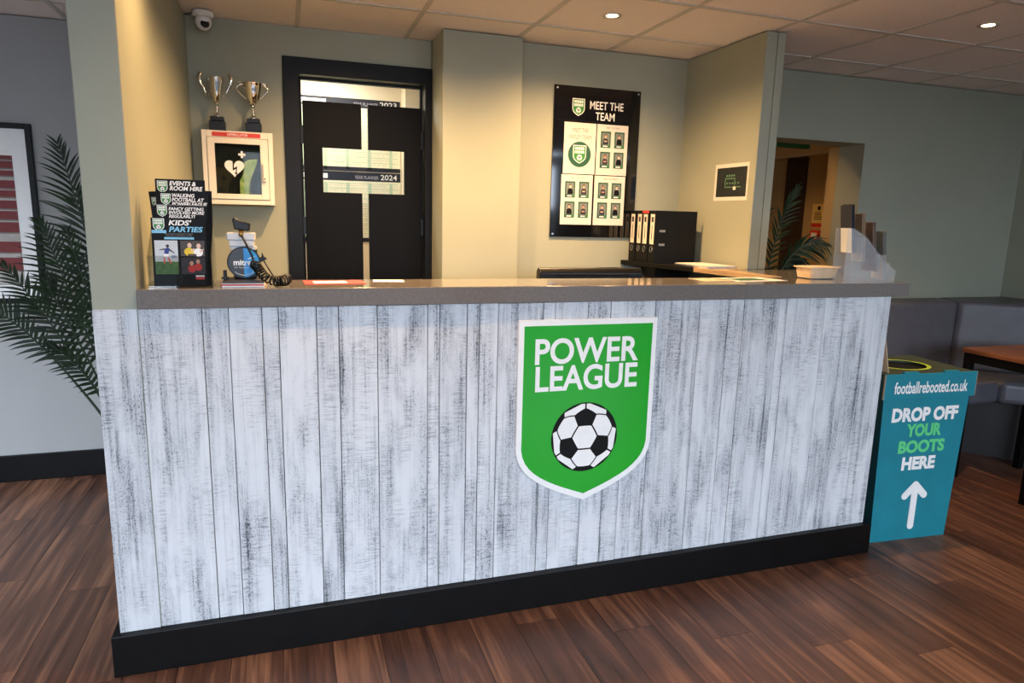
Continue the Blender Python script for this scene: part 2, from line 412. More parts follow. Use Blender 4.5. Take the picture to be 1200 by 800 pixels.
# corridor beyond the opening
struct(MB().box(4.9, 5.0, 1.70, 4.2, 0, 2.6).build('wall_corridor_right', m_cor), 'warm tan corridor wall seen through the opening')
struct(MB().box(4.515, 4.9, 1.702, 1.8, 0, 2.6).build('wall_corridor_return', m_cor))
struct(MB().box(3.25, 3.35, 1.70, 4.2, 0, 2.6).build('wall_corridor_left', m_cor))
struct(MB().box(3.25, 5.0, 4.2, 4.3, 0, 2.6).build('wall_corridor_end', m_cor))
struct(MB().box(3.25, 5.0, 1.70, 4.3, 2.6, 2.66).build('ceiling_corridor', m_cream))
struct(MB().box(4.80, 4.9, 1.80, 4.2, 2.20, 2.6).build('trim_1', m_cream), 'cream boxed-in bulkhead above the corridor wall')
m_brown = pm('dark_brown_joinery', (58, 42, 30), 0.4, 0.15, 10)
struct(MB().box(4.875, 4.9, 2.44, 2.68, 0, 2.2).build('trim_2', m_brown), 'dark brown door post in the corridor')

# staff room beyond the black doors
struct(MB().box(0.25, 2.0, 2.68, 2.78, 0, 2.62).build('wall_office_rear', m_cream), 'cream office wall behind the doors')
struct(MB().box(0.25, 0.35, 1.82, 2.68, 0, 2.62).build('wall_office_left', m_cream))
struct(MB().box(1.9, 2.0, 1.82, 2.68, 0, 2.62).build('wall_office_right', m_cream))
struct(MB().box(0.25, 2.0, 1.82, 2.78, 2.62, 2.66).build('ceiling_office', m_cream))
struct(MB().box(1.43, 1.62, 2.50, 2.68, 0, 2.62).build('wall_office_boxing', m_cream))
l = bpy.data.lights.new('office_ceiling_light', 'AREA'); l.shape = 'RECTANGLE'; l.size = 0.6; l.size_y = 0.3; l.energy = 16; l.color = (1, 0.93, 0.82)
o = bpy.data.objects.new('office_ceiling_light', l); COL.objects.link(o); o.location = (0.78, 2.30, 2.60)

# doorway -----------------------------------------------------------
fr = MB()
fr.poly_xz([(0.613, 0), (0.70, 0), (0.70, 2.388), (1.415, 2.388), (1.415, 0), (1.4575, 0), (1.4575, 2.478), (0.613, 2.478)], 1.698, 1.83)
struct(fr.build('trim_3', m_black, bevel=0.004), 'black painted door frame')
fr2 = MB().poly_xz([(0.70, 0), (0.712, 0), (0.712, 2.376), (1.403, 2.376), (1.403, 0), (1.415, 0), (1.415, 2.388), (0.70, 2.388)], 1.80, 1.83)
struct(fr2.build('trim_4', m_black), 'black door stop inside the frame')
NZ0, NZ1, NX0, NX1 = 1.747, 2.003, 0.822, 1.302
def door(name, x0, x1, notch, hinge_x, lab):
    t = thing(name, lab, 'door'); t['kind'] = 'structure'; del t['category']
    a, b_ = notch
    if a > x0: pts = [(x0, 0.05), (x1, 0.05), (x1, NZ0), (a, NZ0), (a, NZ1), (x1, NZ1), (x1, 2.259), (x0, 2.259)]
    else: pts = [(x0, 0.05), (x1, 0.05), (x1, 2.259), (x0, 2.259), (x0, NZ1), (b_, NZ1), (b_, NZ0), (x0, NZ0)]
    MB().poly_xz(pts, 1.766, 1.798).build('door_leaf', m_doorblk, t, bevel=0.002)
    for z in (1.50, 2.02, 0.6):
        MB().box(hinge_x - 0.008, hinge_x + 0.008, 1.76, 1.80, z, z + 0.10).build('hinge', m_blackp, t)
door('door_1', 0.716, 1.047, (NX0, 1.047), 0.708, 'left leaf of the black half-height double door')
door('door_2', 1.086, 1.400, (1.086, NX1), 1.408, 'right leaf of the black half-height double door')

# =================================================================== COUNTER
ct = thing('reception_counter', 'long reception counter clad in whitewashed vertical timber boards', 'counter')
MB().box(0.14, 3.318, 0.0215, 0.16, 0.0, 1.3045).box(3.14, 3.318, 0.16, 0.62, 0.0, 1.3045).build('carcass', m_dkwood, ct)
seams = [0.0, 0.130, 0.323, 0.406, 0.513, 0.567, 0.694, 0.771, 0.908, 1.095, 1.141, 1.248, 1.2965, 1.371, 1.5575, 1.608, 1.751, 1.852, 1.929, 2.058, 2.272, 2.418, 2.4985, 2.683, 2.728, 2.9385, 3.3275]
for i in range(len(seams) - 1):
    a, b_ = seams[i], seams[i + 1]
    g = 0.0013
    d = random.uniform(-0.0015, 0.0018)
    zt = 1.3045 - random.uniform(0, 0.003)
    if i == 0:
        o = MB().box(a, b_ - g, -0.001, 0.0035, 0.1558, zt).build('board', m_board, ct)
    else:
        o = MB().box(a + g, b_ - g, d, 0.0212, 0.1558, zt).build('board', m_board, ct, bevel=0.0015, seg=1)
pts = [(-0.0253, -0.0259), (3.356, -0.0259), (3.356, 0.63), (3.322, 0.63), (3.322, 0.020), (0.1, 0.020), (0.1, 0.0035), (-0.0015, 0.0035), (-0.0015, 0.55), (-0.0253, 0.55)]
MB().poly_xy(pts, 0.0, 0.1553).build('plinth', m_black, ct, bevel=0.003)

for k in range(4):
    MB().box(3.3185, 3.3265, 0.0225 + k * 0.149, 0.0225 + k * 0.149 + 0.1465, 0.1558, 1.303).build('board', m_board, ct)
# worktop ------------------------------------------------------------
pts = [(0.1345, -0.022), (3.4068, -0.022), (3.4068, 0.735), (2.93, 0.735), (2.93, 0.285), (0.1345, 0.285)]
o = MB().poly_xy(pts, 1.3057, 1.371).build('countertop', m_top, bevel=0.003)
tag(o, 'long glossy grey-brown worktop along the reception counter', 'countertop')
# shelf along partition
sh = thing('side_shelf', 'pale wooden side shelf under the black ring binders beside the partition', 'shelf')
MB().poly_xy([(2.925, 0.29), (2.925, 0.738), (3.058, 0.738), (3.058, 0.86), (2.79, 0.86), (2.80, 0.797), (2.87, 0.29)], 1.348, 1.374).build('shelf_board', m_shelf, sh, bevel=0.002)
MB().poly_xy([(3.058, 0.862), (3.058, 1.50), (2.66, 1.50), (2.70, 1.17), (2.79, 0.862)], 1.348, 1.374).build('rear_board', m_blackm, sh, bevel=0.002)
MB().box(2.80, 3.05, 1.30, 1.48, 0, 1.348).build('support_panel', m_dkwood, sh)
# staff desk, back cabinet (mostly hidden behind the counter)
dk = thing('staff_desk', 'dark staff desk behind the counter carrying the monitor', 'desk')
MB().box(0.5, 2.45, 0.36, 0.95, 0.95, 0.98).build('desk_top', m_dkwood, dk, bevel=0.003)
for x in (0.52, 2.38): MB().box(x, x + 0.05, 0.38, 0.93, 0, 0.95).build('side_panel', m_dkwood, dk)
bc = thing('low_cabinet', 'black low cabinet against the rear wall below the team board', 'cabinet')
MB().box(2.08, 2.60, 1.06, 1.50, 0, 1.30).build('body', m_dkwood, bc, bevel=0.004)
MB().box(2.10, 2.335, 1.045, 1.058, 0.05, 1.26).build('door', m_blackm, bc); MB().box(2.345, 2.58, 1.045, 1.058, 0.05, 1.26).build('door', m_blackm, bc)

# =================================================================== DOWNLIGHTS
m_bulb = pm('lamp_glow', (255, 236, 200), 0.4, 0.02, 5, emit=(255, 222, 170), estr=14)
m_ring = pm('downlight_ring', (206, 196, 180), 0.35, 0.03, 10)
LAMP_LABEL = ['round recessed downlight above the two black doors', 'lit round recessed downlight above the team board', 'lit round recessed downlight near the bench corner',
              'round recessed downlight in front of the counter, left of the shield sign', 'round recessed downlight over the open floor before the counter', 'round recessed downlight over the floor before the bench', 'round recessed downlight above the left leaflet rack', 'added unseen downlight above the monitor, lighting the floor before the counter', 'added unseen downlight warming the wall of the framed picture']
ring_me = MB().lathe([(0.030, 0.0), (0.046, -0.004), (0.050, 0.0), (0.050, 0.006), (0.030, 0.006)], n=28, cap=False).mesh('ring', m_ring)
bulb_me = MB().lathe([(0.0295, -0.0005), (0.0295, 0.005)], n=24).mesh('bulb', m_bulb)
SCALE_W = [0.85, 0.85, 0.5, 0.4, 0.06, 0.15, 0.22, 0.6, 0.14]
CONE = [157, 157, 112, 150, 140, 120, 150, 140, 156]
for k, (x, y) in enumerate(LAMPS):
    t = thing('downlight', LAMP_LABEL[k], 'downlight', (x, y, ZC + 0.002), group='ceiling downlights')
    link('ring', ring_me, t); link('bulb', bulb_me, t)
    l = bpy.data.lights.new('downlight_beam', 'SPOT'); l.energy = LAMP_W * SCALE_W[k]; l.color = LAMP; l.shadow_soft_size = 0.03
    l.spot_size = math.radians(CONE[k]); l.spot_blend = 1.0
    o = bpy.data.objects.new('downlight_beam', l); COL.objects.link(o); o.parent = t; o.location = (0, 0, -0.012)
l = bpy.data.lights.new('corridor_lamp', 'SPOT'); l.energy = 40; l.color = LAMP; l.shadow_soft_size = 0.05; l.spot_size = math.radians(130); l.spot_blend = 0.6
o = bpy.data.objects.new('corridor_lamp', l); COL.objects.link(o); o.location = (3.80, 2.05, 2.58)

# =================================================================== EMBLEM
def shield_outline(w, zs, zp, top, n=10):
    """w half width, top z, straight side to zs, point at zp"""
    pts = [(-w, top), (-w, zs)]
    P0 = Vector((-w, zs)); P1 = Vector((-w * 0.97, zs - (zs - zp) * 0.50)); P2 = Vector((-w * 0.55, zp + (zs - zp) * 0.27)); P3 = Vector((0, zp))
    for i in range(1, n + 1):
        t = i / n
        p = P0 * (1 - t) ** 3 + P1 * 3 * t * (1 - t) ** 2 + P2 * 3 * t * t * (1 - t) + P3 * t ** 3
        pts.append((p.x, p.y))
    pts += [(-x, z) for x, z in reversed(pts[:-1])]
    return pts
# football graphic: truncated icosahedron seen down a hexagon axis, flattened onto a disc
def football_faces():
    ph = (1 + 5 ** 0.5) / 2
    ico = []
    for a in (-1, 1):
        for b in (-ph, ph):
            ico += [Vector((0, a, b)), Vector((a, b, 0)), Vector((b, 0, a))]
    nb = {i: [j for j in range(12) if j != i and abs((ico[i] - ico[j]).length - 2) < 1e-3] for i in range(12)}
    hexs, pents = [], []
    def order(c, ps):
        n = c.normalized(); a = (ps[0] - c); a = (a - n * a.dot(n)).normalized(); b = n.cross(a)
        return sorted(ps, key=lambda p: math.atan2((p - c).dot(b), (p - c).dot(a)))
    for i in range(12):
        ps = [ico[i] + (ico[j] - ico[i]) / 3 for j in nb[i]]
        pents.append(order(sum(ps, Vector()) / 5, ps))
    for i in range(12):
        for j in nb[i]:
            for k in nb[j]:
                if i < j < k and k in nb[i]:
                    ps = []
                    for a, b in ((i, j), (j, i), (j, k), (k, j), (k, i), (i, k)): ps.append(ico[a] + (ico[b] - ico[a]) / 3)
                    hexs.append(order(sum(ps, Vector()) / 6, ps))
    # axis: hexagon centre towards viewer (w), a pentagon upwards
    hc = sum(hexs[0], Vector()) / 6; w = hc.normalized()
    best = max(pents, key=lambda p: (sum(p, Vector()) / 5).normalized().dot(w))
    u = (sum(best, Vector()) / 5); v = (u - w * u.dot(w)).normalized(); uu = v.cross(w)
    def flat(face, inset):
        c = sum(face, Vector()) / len(face); out = []
        ins = [c + (p - c) * inset for p in face]
        for a, b in zip(ins, ins[1:] + ins[:1]):
            for t in (0, 0.25, 0.5, 0.75):
                q = (a + (b - a) * t).normalized(); out.append((q.dot(uu), q.dot(v), q.dot(w)))
        # clip at the rim
        cl = []
        for (p, q) in zip(out, out[1:] + out[:1]):
            if p[2] >= 0.10: cl.append(p)
            if (p[2] >= 0.10) != (q[2] >= 0.10):
                t = (0.10 - p[2]) / (q[2] - p[2]); cl.append(tuple(p[i] + (q[i] - p[i]) * t for i in range(3)))
        return [(p[0], p[1]) for p in cl]
    H = [f for f in (flat(h, 0.925) for h in hexs) if len(f) >= 3]
    return H
BALL = football_faces()
def ccw(p):
    a = sum(p[i][0] * p[(i + 1) % len(p)][1] - p[(i + 1) % len(p)][0] * p[i][1] for i in range(len(p)))
    return p if a > 0 else p[::-1]
def ball_graphic(parent, cx, cz, r, y, part='football'):
    d = MB().disc_xz(cx, cz, r, y - 0.0008, y, 48).build(part, m_blackm, parent)
    for f in BALL:
        MB().poly_xz(ccw([(cx + px * r * 0.975, cz + pz * r * 0.975) for px, pz in f]), y - 0.0016, y - 0.0007).build('white_panel', m_white, d)
    return d
em = thing('wall_emblem', 'green shield sign reading POWER LEAGUE with a football, fixed to the counter front', 'sign', (1.757, -0.0022, 0))
MB().poly_xz(shield_outline(0.305, 0.70, 0.463, 1.236), -0.014, 0).build('backing_panel', m_white, em, bevel=0.0015)
MB().poly_xz(shield_outline(0.283, 0.705, 0.492, 1.213), -0.0150, -0.0138).build('green_field', m_green, em)
text('lettering', 'POWER', -0.236, 0.222, 1.056, 1.162, -0.015, m_white, em, bold=0.022, res=6)
text('lettering', 'LEAGUE', -0.232, 0.222, 0.944, 1.050, -0.015, m_white, em, bold=0.022, res=6)
ball_graphic(em, -0.006, 0.741, 0.149, -0.0150)
# small shield logo: one shared mesh, several materials
def logo_mesh():
    mb = MB(); mb.poly_xz(shield_outline(0.5, -0.10, -0.62, 0.62, 5), -0.02, 0, 1).poly_xz(shield_outline(0.44, -0.10, -0.55, 0.56, 5), -0.035, -0.018, 0)
    # two rows of block letters
    for zc in (0.40, 0.16):
        for q in range(5): mb.box(-0.36 + q * 0.148, -0.36 + q * 0.148 + 0.115, -0.05, -0.034, zc - 0.09, zc + 0.09, 1)
    mb.disc_xz(0, -0.21, 0.20, -0.05, -0.034, 16, 1)
    mb.disc_xz(0, -0.21, 0.07, -0.06, -0.049, 5, 2)
    for k in range(3): mb.disc_xz(0.13 * math.cos(2.1 * k + 0.5), -0.21 + 0.13 * math.sin(2.1 * k + 0.5), 0.045, -0.06, -0.049, 5, 2)
    return mb.mesh('logo', [m_green2, m_white, m_blackm])
LOGO = logo_mesh()
def logo(parent, cx, cz, w, y, name='shield_logo'):
    o = link(name, LOGO, parent); o.location = (cx, y, cz); o.scale = (w, 0.01, w); return o

# =================================================================== TEAM BOARD
tb = thing('team_board', 'glossy black wall board headed MEET THE TEAM with four portrait sheets', 'notice board', (2.447, 1.505, 1.965))
m_gloss = pm('black_acrylic', (5, 5, 6), 0.06, 0.1, 5, coat=0.5)
MB().box(-0.290, 0.290, -0.012, 0, -0.450, 0.452).build('backing_panel', m_gloss, tb, bevel=0.002)
for sx in (-0.272, 0.272):
    for sz in (-0.432, 0.434): MB().disc_xz(sx, sz, 0.006, -0.017, -0.012, 12).build('fixing_screw', m_steel, tb)
MB().box(-0.29, 0.29, -0.0128, -0.0118, 0.252, 0.2545).build('header_line', m_blackp, tb)
logo(tb, -0.130, 0.330, 0.082, -0.012)
text('lettering', 'MEET THE', -0.055, 0.172, 0.325, 0.372, -0.012, m_white, tb, bold=0.012)
text('lettering', 'TEAM', -0.015, 0.115, 0.262, 0.309, -0.012, m_white, tb, bold=0.012)
skins = [pm('print_skin_%d' % i, c, 0.6, 0.1, 60) for i, c in enumerate([(206, 166, 142), (188, 140, 112), (222, 188, 170)])]
m_pbg = pm('print_grey', (120, 126, 120), 0.6, 0.15, 80); m_tint = pm('print_text_grey', (120, 120, 118), 0.6, 0.05, 50)
m_hair = pm('print_hair', (60, 42, 30), 0.6, 0.2, 50); m_shirt = pm('print_navy', (30, 34, 48), 0.6, 0.2, 50)
def card_mesh(k):
    mb = MB(); w, h = 0.034, 0.049
    mb.box(-w, w, -0.0008, 0, -h, h, 0); mb.box(-w * 0.74, w * 0.74, -0.0011, -0.0007, -h * 0.62, h * 0.80, 1)
    s = (k % 3 - 1) * 0.0015
    mb.poly_xz(ccw([(-0.019 + s, -0.028), (0.019 + s, -0.028), (0.016 + s, 0.0), (0.006 + s, 0.007), (-0.006 + s, 0.007), (-0.016 + s, 0.0)]), -0.0014, -0.001, 2)
    mb.disc_xz(s, 0.0215, 0.0092, -0.0016, -0.0012, 12, 4, rz=0.0115)
    mb.disc_xz(s, 0.017, 0.0078, -0.0018, -0.0014, 12, 3, rz=0.0100)
    if k % 2: mb.box(-0.010 + s, 0.010 + s, -0.0017, -0.0013, -0.014, -0.006, 3)
    mb.box(-0.018, 0.014, -0.0014, -0.001, -0.043, -0.036, 5); mb.box(0.018, 0.028, -0.0014, -0.001, -0.044, -0.030, 6)
    return mb.mesh('portrait_card', [m_dgreen, m_pbg, m_shirt if k % 2 else m_blackm, skins[k % 3], m_hair, m_white, m_green2])
cards = [card_mesh(k) for k in range(4)]
sheets = [(-0.112, 0.0885), (0.107, 0.0885), (-0.120, -0.2205), (0.104, -0.2205)]
for k, (cx, cz) in enumerate(sheets):
    s = MB().box(-0.106, 0.106, -0.0135, -0.012, -0.152, 0.152).build('sheet', m_paper, tb); s.location = (cx, 0, cz)
    if k == 0:
        s['label'] = 'white sheet with a round green club badge'
        text('lettering', 'MEET THE\nPAISLEY TEAM', -0.072, 0.072, 0.055, 0.120, -0.0136, m_tint, s, lsp=1.1)
        MB().disc_xz(0, -0.035, 0.076, -0.0142, -0.0134, 40).build('badge', m_dgreen, s)
        b = logo(s, 0, -0.035, 0.088, -0.0142)
    else:
        text('heading', 'MEET THE TEAM', -0.045, 0.045, 0.128, 0.138, -0.0136, m_tint, s)
        for i, (x, z) in enumerate(((-0.046, 0.062), (0.048, 0.062), (-0.046, -0.060), (0.048, -0.060))):
            o = link('portrait_card', cards[(i + k * 3) % 4], s); o.location = (x, -0.0136, z)

# =================================================================== PLAN POSTER on partition (faces -X)
pp = thing('wall_poster', 'white poster with a dark square screen of green text on the partition', 'poster', (3.0625, 0.955, 1.861), -PI / 2)
MB().box(-0.160, 0.156, -0.0012, 0, -0.106, 0.104).build('paper_sheet', m_paper, pp)
m_scr = pm('poster_black', (16, 20, 20), 0.4, 0.2, 60); m_glow = pm('poster_green', (96, 140, 104), 0.5, 0.2, 60)
sq = MB().box(-0.138, 0.142, -0.0022, -0.001, -0.084, 0.082).build('dark_panel', m_scr, pp)
mb = MB()
rnd = random.Random(3)
for q in range(9): 
    for z in range(14):
        if rnd.random() < 0.55: mb.box(-0.125 + q * 0.03, -0.125 + q * 0.03 + rnd.uniform(0.004, 0.02), -0.0026, -0.002, -0.075 + z * 0.0108, -0.072 + z * 0.0108)
o = mb.build('fine_print', pm('poster_dim', (44, 64, 56), 0.5, 0.1, 50), sq); o['kind'] = 'stuff'
mb = MB()
for (a, b_, c, d) in ((-0.055, 0.04, 0.016, 0.021), (-0.055, -0.05, -0.03, 0.02), (0.035, 0.04, -0.03, 0.02), (-0.055, 0.095, -0.032, -0.027)): mb.box(a, b_, -0.003, -0.002, c, d)
for q in range(4): mb.box(-0.045 + q * 0.022, -0.033 + q * 0.022, -0.003, -0.002, 0.030, 0.040)
for q in range(5): mb.box(-0.040 + q * 0.026, -0.028 + q * 0.026, -0.003, -0.002, -0.012, -0.003)
mb.build('plan_diagram', m_glow, sq); MB().box(0.025, 0.05, -0.0032, -0.002, -0.046, -0.028).build('pale_square', m_paper, sq)

# =================================================================== BINDERS
m_labelp = pm('spine_label', (226, 216, 200), 0.6, 0.03, 40)
def binder(x0, x1, y0, y1, zb, h, lab, red=False):
    t = thing('ring_binder', lab, 'binder', (x0, (y0 + y1) / 2, zb), group='ring binders on the side shelf')
    w = x1 - x0; d = (y1 - y0) / 2
    MB().box(0.002, w, -d, -d + 0.0035, 0, h).build('front_cover', m_blackm, t, bevel=0.001)
    MB().box(0.002, w, d - 0.0035, d, 0, h).build('rear_cover', m_blackm, t, bevel=0.001)
    MB().box(0, 0.0035, -d, d, 0, h).build('spine', m_blackm, t, bevel=0.001)
    MB().box(0.02, w - 0.02, -d + 0.012, d - 0.012, 0.01, h - 0.02).build('paper_block', m_paper, t)
    lb = MB().box(-0.001, 0, -d * 0.62, d * 0.62, h * 0.36, h * 0.93).build('spine_label', m_labelp, t)
    mk = MB().box(-0.0016, -0.0008, -d * 0.30, d * 0.30, h * 0.78, h * 0.88); mk.box(-0.0016, -0.0008, -d * 0.08, d * 0.08, h * 0.45, h * 0.72)
    mk.build('spine_print', m_shirt, lb)
    if red: MB().box(-0.0012, 0.0, -d, d, h * 0.95, h).build('red_strip', m_red, t)
    ring = [(-0.001, 0.014 * math.cos(2 * PI * k / 16), h * 0.26 + 0.018 * math.sin(2 * PI * k / 16)) for k in range(16)]
    MB().tube(ring, 0.0024, 6, closed=True).build('finger_ring', m_steel, t)
    for z in (0.62, 0.36):
        MB().box(w * 0.10, w * 0.24, -d - 0.0012, -d + 0.001, h * z - 0.008, h * z + 0.006).build('rado_slot', m_steel, t, bevel=0.002)
BX0 = 2.715
for k in range(4):
    lab = ['nearest black ring binder, wide cover facing the room', 'black ring binder second nearest in the row, red edge on its spine', 'third black ring binder from the front, white spine label', 'rearmost black ring binder against the rear wall'][k]
    y0 = 1.178 + k * 0.080
    binder(BX0 - 0.004 * (k % 2), BX0 + 0.285, y0, y0 + 0.076, 1.3742, 0.315, lab, k == 1)
# papers on the shelf and beside it
def papers(name, n, cx, cy, z, w, d, rz, mat, lab, cat, jit=0.006, th=0.0016, grp=None):
    t = thing(name, lab, cat, (cx, cy, z), rz, group=grp); r = random.Random(int(cx * 1000))
    for k in range(n):
        o = MB().box(-w / 2, w / 2, -d / 2, d / 2, 0, th).build('sheet', mat if not isinstance(mat, list) else mat[k % len(mat)], t)
        o.location = (r.uniform(-jit, jit), r.uniform(-jit, jit), k * (th + 0.0003)); o.rotation_euler = (0, 0, r.uniform(-0.08, 0.08))
    return t
papers('paper_stack', 7, 2.915, 0.93, 1.3745, 0.20, 0.29, 0.10, m_paper, 'loose white papers stacked on the side shelf before the binders', 'papers')
papers('folder_stack', 6, 2.50, 1.21, 1.3015, 0.16, 0.24, 0.2, [m_kraft, m_blackm], 'brown and black folders stacked on the low cabinet', 'folders', 0.012, 0.006)
papers('document_sheet', 2, 2.36, 1.27, 1.3015, 0.12, 0.22, -0.15, m_paper, 'white sheet lying on the low cabinet by the folders', 'papers')
# small black till unit under the shelf
tl = thing('till_unit', 'black box with a small red button under the side shelf', 'till', (2.62, 0.60, 0.98))
MB().box(-0.17, 0.17, -0.16, 0.16, 0, 0.315).build('case', m_blackp, tl, bevel=0.006)
MB().disc_xz(-0.02, 0.26, 0.014, -0.172, -0.160, 16).build('button', m_red, tl)
MB().box(0.03, 0.13, -0.163, -0.160, 0.20, 0.29).build('display', m_gloss, tl)

# =================================================================== MONITOR
mo = thing('monitor', 'black computer monitor rising just above the counter', 'monitor', (2.03, 0.60, 0.98), 0.0)
mo.rotation_euler = (0, 0, -0.05)
prof = [(-0.027, 0.10), (0.0, 0.09), (0.024, 0.10), (0.028, 0.40), (0.012, 0.412), (-0.018, 0.412), (-0.034, 0.39)]
MB().poly_yz(prof, -0.272, 0.272).build('casing', m_blackp, mo, bevel=0.006)
MB().box(-0.26, 0.26, 0.0285, 0.031, 0.115, 0.39).build('screen', m_gloss, mo)
MB().box(-0.19, 0.19, -0.0385, -0.030, 0.377, 0.383).build('vent_slot', m_gloss, mo)
MB().box(-0.03, 0.03, -0.04, 0.0, 0.012, 0.2).build('stand_post', m_blackp, mo); MB().box(-0.12, 0.12, -0.09, 0.09, 0, 0.012).build('stand_foot', m_blackp, mo, bevel=0.004)

# =================================================================== DEFIBRILLATOR CABINET
ae = thing('defibrillator_cabinet', 'white wall cabinet with glazed door and heart symbol labelled DEFIBRILLATOR', 'cabinet', (0.372, 1.7165, 1.66))
w, h, d = 0.178, 0.385, 0.135
MB().box(-w, w, -0.004, 0, 0, h).build('back_panel', m_cabw, ae)
MB().box(-w + 0.007, w - 0.007, -0.012, -0.005, 0.007, h - 0.007).build('added_dark_panel', pm('cabinet_dark_back', (72, 68, 60), 0.7, 0.1, 20), ae)  # dark panel added so the cabinet interior looks dark
for (a, b_, c, e_) in ((-w, -w + 0.006, 0, h), (w - 0.006, w, 0, h), (-w + 0.006, w - 0.006, 0, 0.006), (-w + 0.006, w - 0.006, h - 0.006, h)):
    MB().box(a, b_, -d, -0.004, c, e_).build('side_panel', m_cabw, ae)
fr = MB(); fo = [(-w, 0), (w, 0), (w, h), (-w, h)]
def ringbox(mb, x0, x1, z0, z1, t0, t1, t2, t3, y0, y1, mi=0):
    mb.box(x0, x0 + t0, y0, y1, z0, z1, mi).box(x1 - t1, x1, y0, y1, z0, z1, mi).box(x0 + t0, x1 - t1, y0, y1, z0, z0 + t2, mi).box(x0 + t0, x1 - t1, y0, y1, z1 - t3, z1, mi)
ringbox(fr, -w, w, 0, h, 0.024, 0.024, 0.026, 0.034, -d - 0.006, -d); fr.build('front_frame', m_cabw, ae, bevel=0.002)
dr = MB(); ringbox(dr, -w + 0.026, w - 0.026, 0.028, h - 0.036, 0.036, 0.040, 0.028, 0.030, -d - 0.012, -d + 0.002)
dr = dr.build('door', m_cabw, ae, bevel=0.002)
MB().box(-w + 0.060, w - 0.064, -d - 0.006, -d - 0.004, 0.054, h - 0.064).build('pane', m_pane, dr)
cx, cz = -0.022, 0.195
hp = []
for k in range(40):
    t = 2 * PI * k / 40; hp.append((cx + 0.0031 * 16 * math.sin(t) ** 3, cz + 0.0031 * (13 * math.cos(t) - 5 * math.cos(2 * t) - 2 * math.cos(3 * t) - math.cos(4 * t))))
MB().poly_xz(ccw(hp), -d - 0.008, -d - 0.0065).build('heart_symbol', m_white, dr)
MB().poly_xz(ccw([(cx - 0.008, cz + 0.034), (cx - 0.002, cz + 0.034), (cx - 0.002, cz - 0.002), (cx + 0.014, cz + 0.008), (cx + 0.010, cz - 0.026), (cx + 0.015, cz - 0.024), (cx + 0.008, cz - 0.040), (cx + 0.000, cz - 0.026), (cx + 0.006, cz - 0.026), (cx + 0.007, cz - 0.006), (cx - 0.009, cz - 0.016)]), -d - 0.009, -d - 0.008).build('bolt_symbol', m_blackm, dr)
MB().poly_xz(ccw([(0.018 + a * 0.018, 0.265 + b_ * 0.018) for a, b_ in ((-.3, -1), (.3, -1), (.3, -.3), (1, -.3), (1, .3), (.3, .3), (.3, 1), (-.3, 1), (-.3, .3), (-1, .3), (-1, -.3), (-.3, -.3))]), -d - 0.008, -d - 0.0065).build('cross_symbol', m_white, dr)
hd = MB().box(w - 0.056, w - 0.038, -d - 0.028, -d - 0.012, 0.125, 0.225).build('handle', m_cabw, dr, bevel=0.004)
MB().disc_xz(w - 0.047, 0.140, 0.004, -d - 0.030, -d - 0.027, 10).build('keyhole', m_blackm, hd)
MB().box(-w + 0.052, w - 0.062, -d - 0.0075, -d - 0.0058, h - 0.030, h - 0.008).build('label_strip', m_red, ae)
text('lettering', 'DEFIBRILLATOR', -0.050, 0.052, h - 0.025, h - 0.013, -d - 0.0076, m_white, ae, bold=0.01)
m_fluor = pm('fluorescent_green_sleeve', (150, 214, 84), 0.4, 0.35, 30, hue2=(214, 240, 150), bump=0.4, bscale=40)
bp_ = MB().poly_xz(ccw([(0.000, 0.058), (0.045, 0.056), (0.052, 0.125), (0.088, 0.215), (0.092, 0.246), (0.048, 0.240), (0.028, 0.226), (0.022, 0.165), (0.002, 0.130)]), -0.128, -0.06).build('sleeve', m_fluor)
bp_.name = 'rescue_kit_sleeve'; bp_.location = (0.372, 1.7165, 1.66); tag(bp_, 'crumpled bright green sleeve inside the defibrillator cabinet', 'sleeve')
sh_ = MB().box(-0.11, 0.09, -0.10, -0.006, 0.048, 0.052).build('shelf', pm('yellow_trim', (196, 160, 66), 0.4, 0.1, 20), ae)

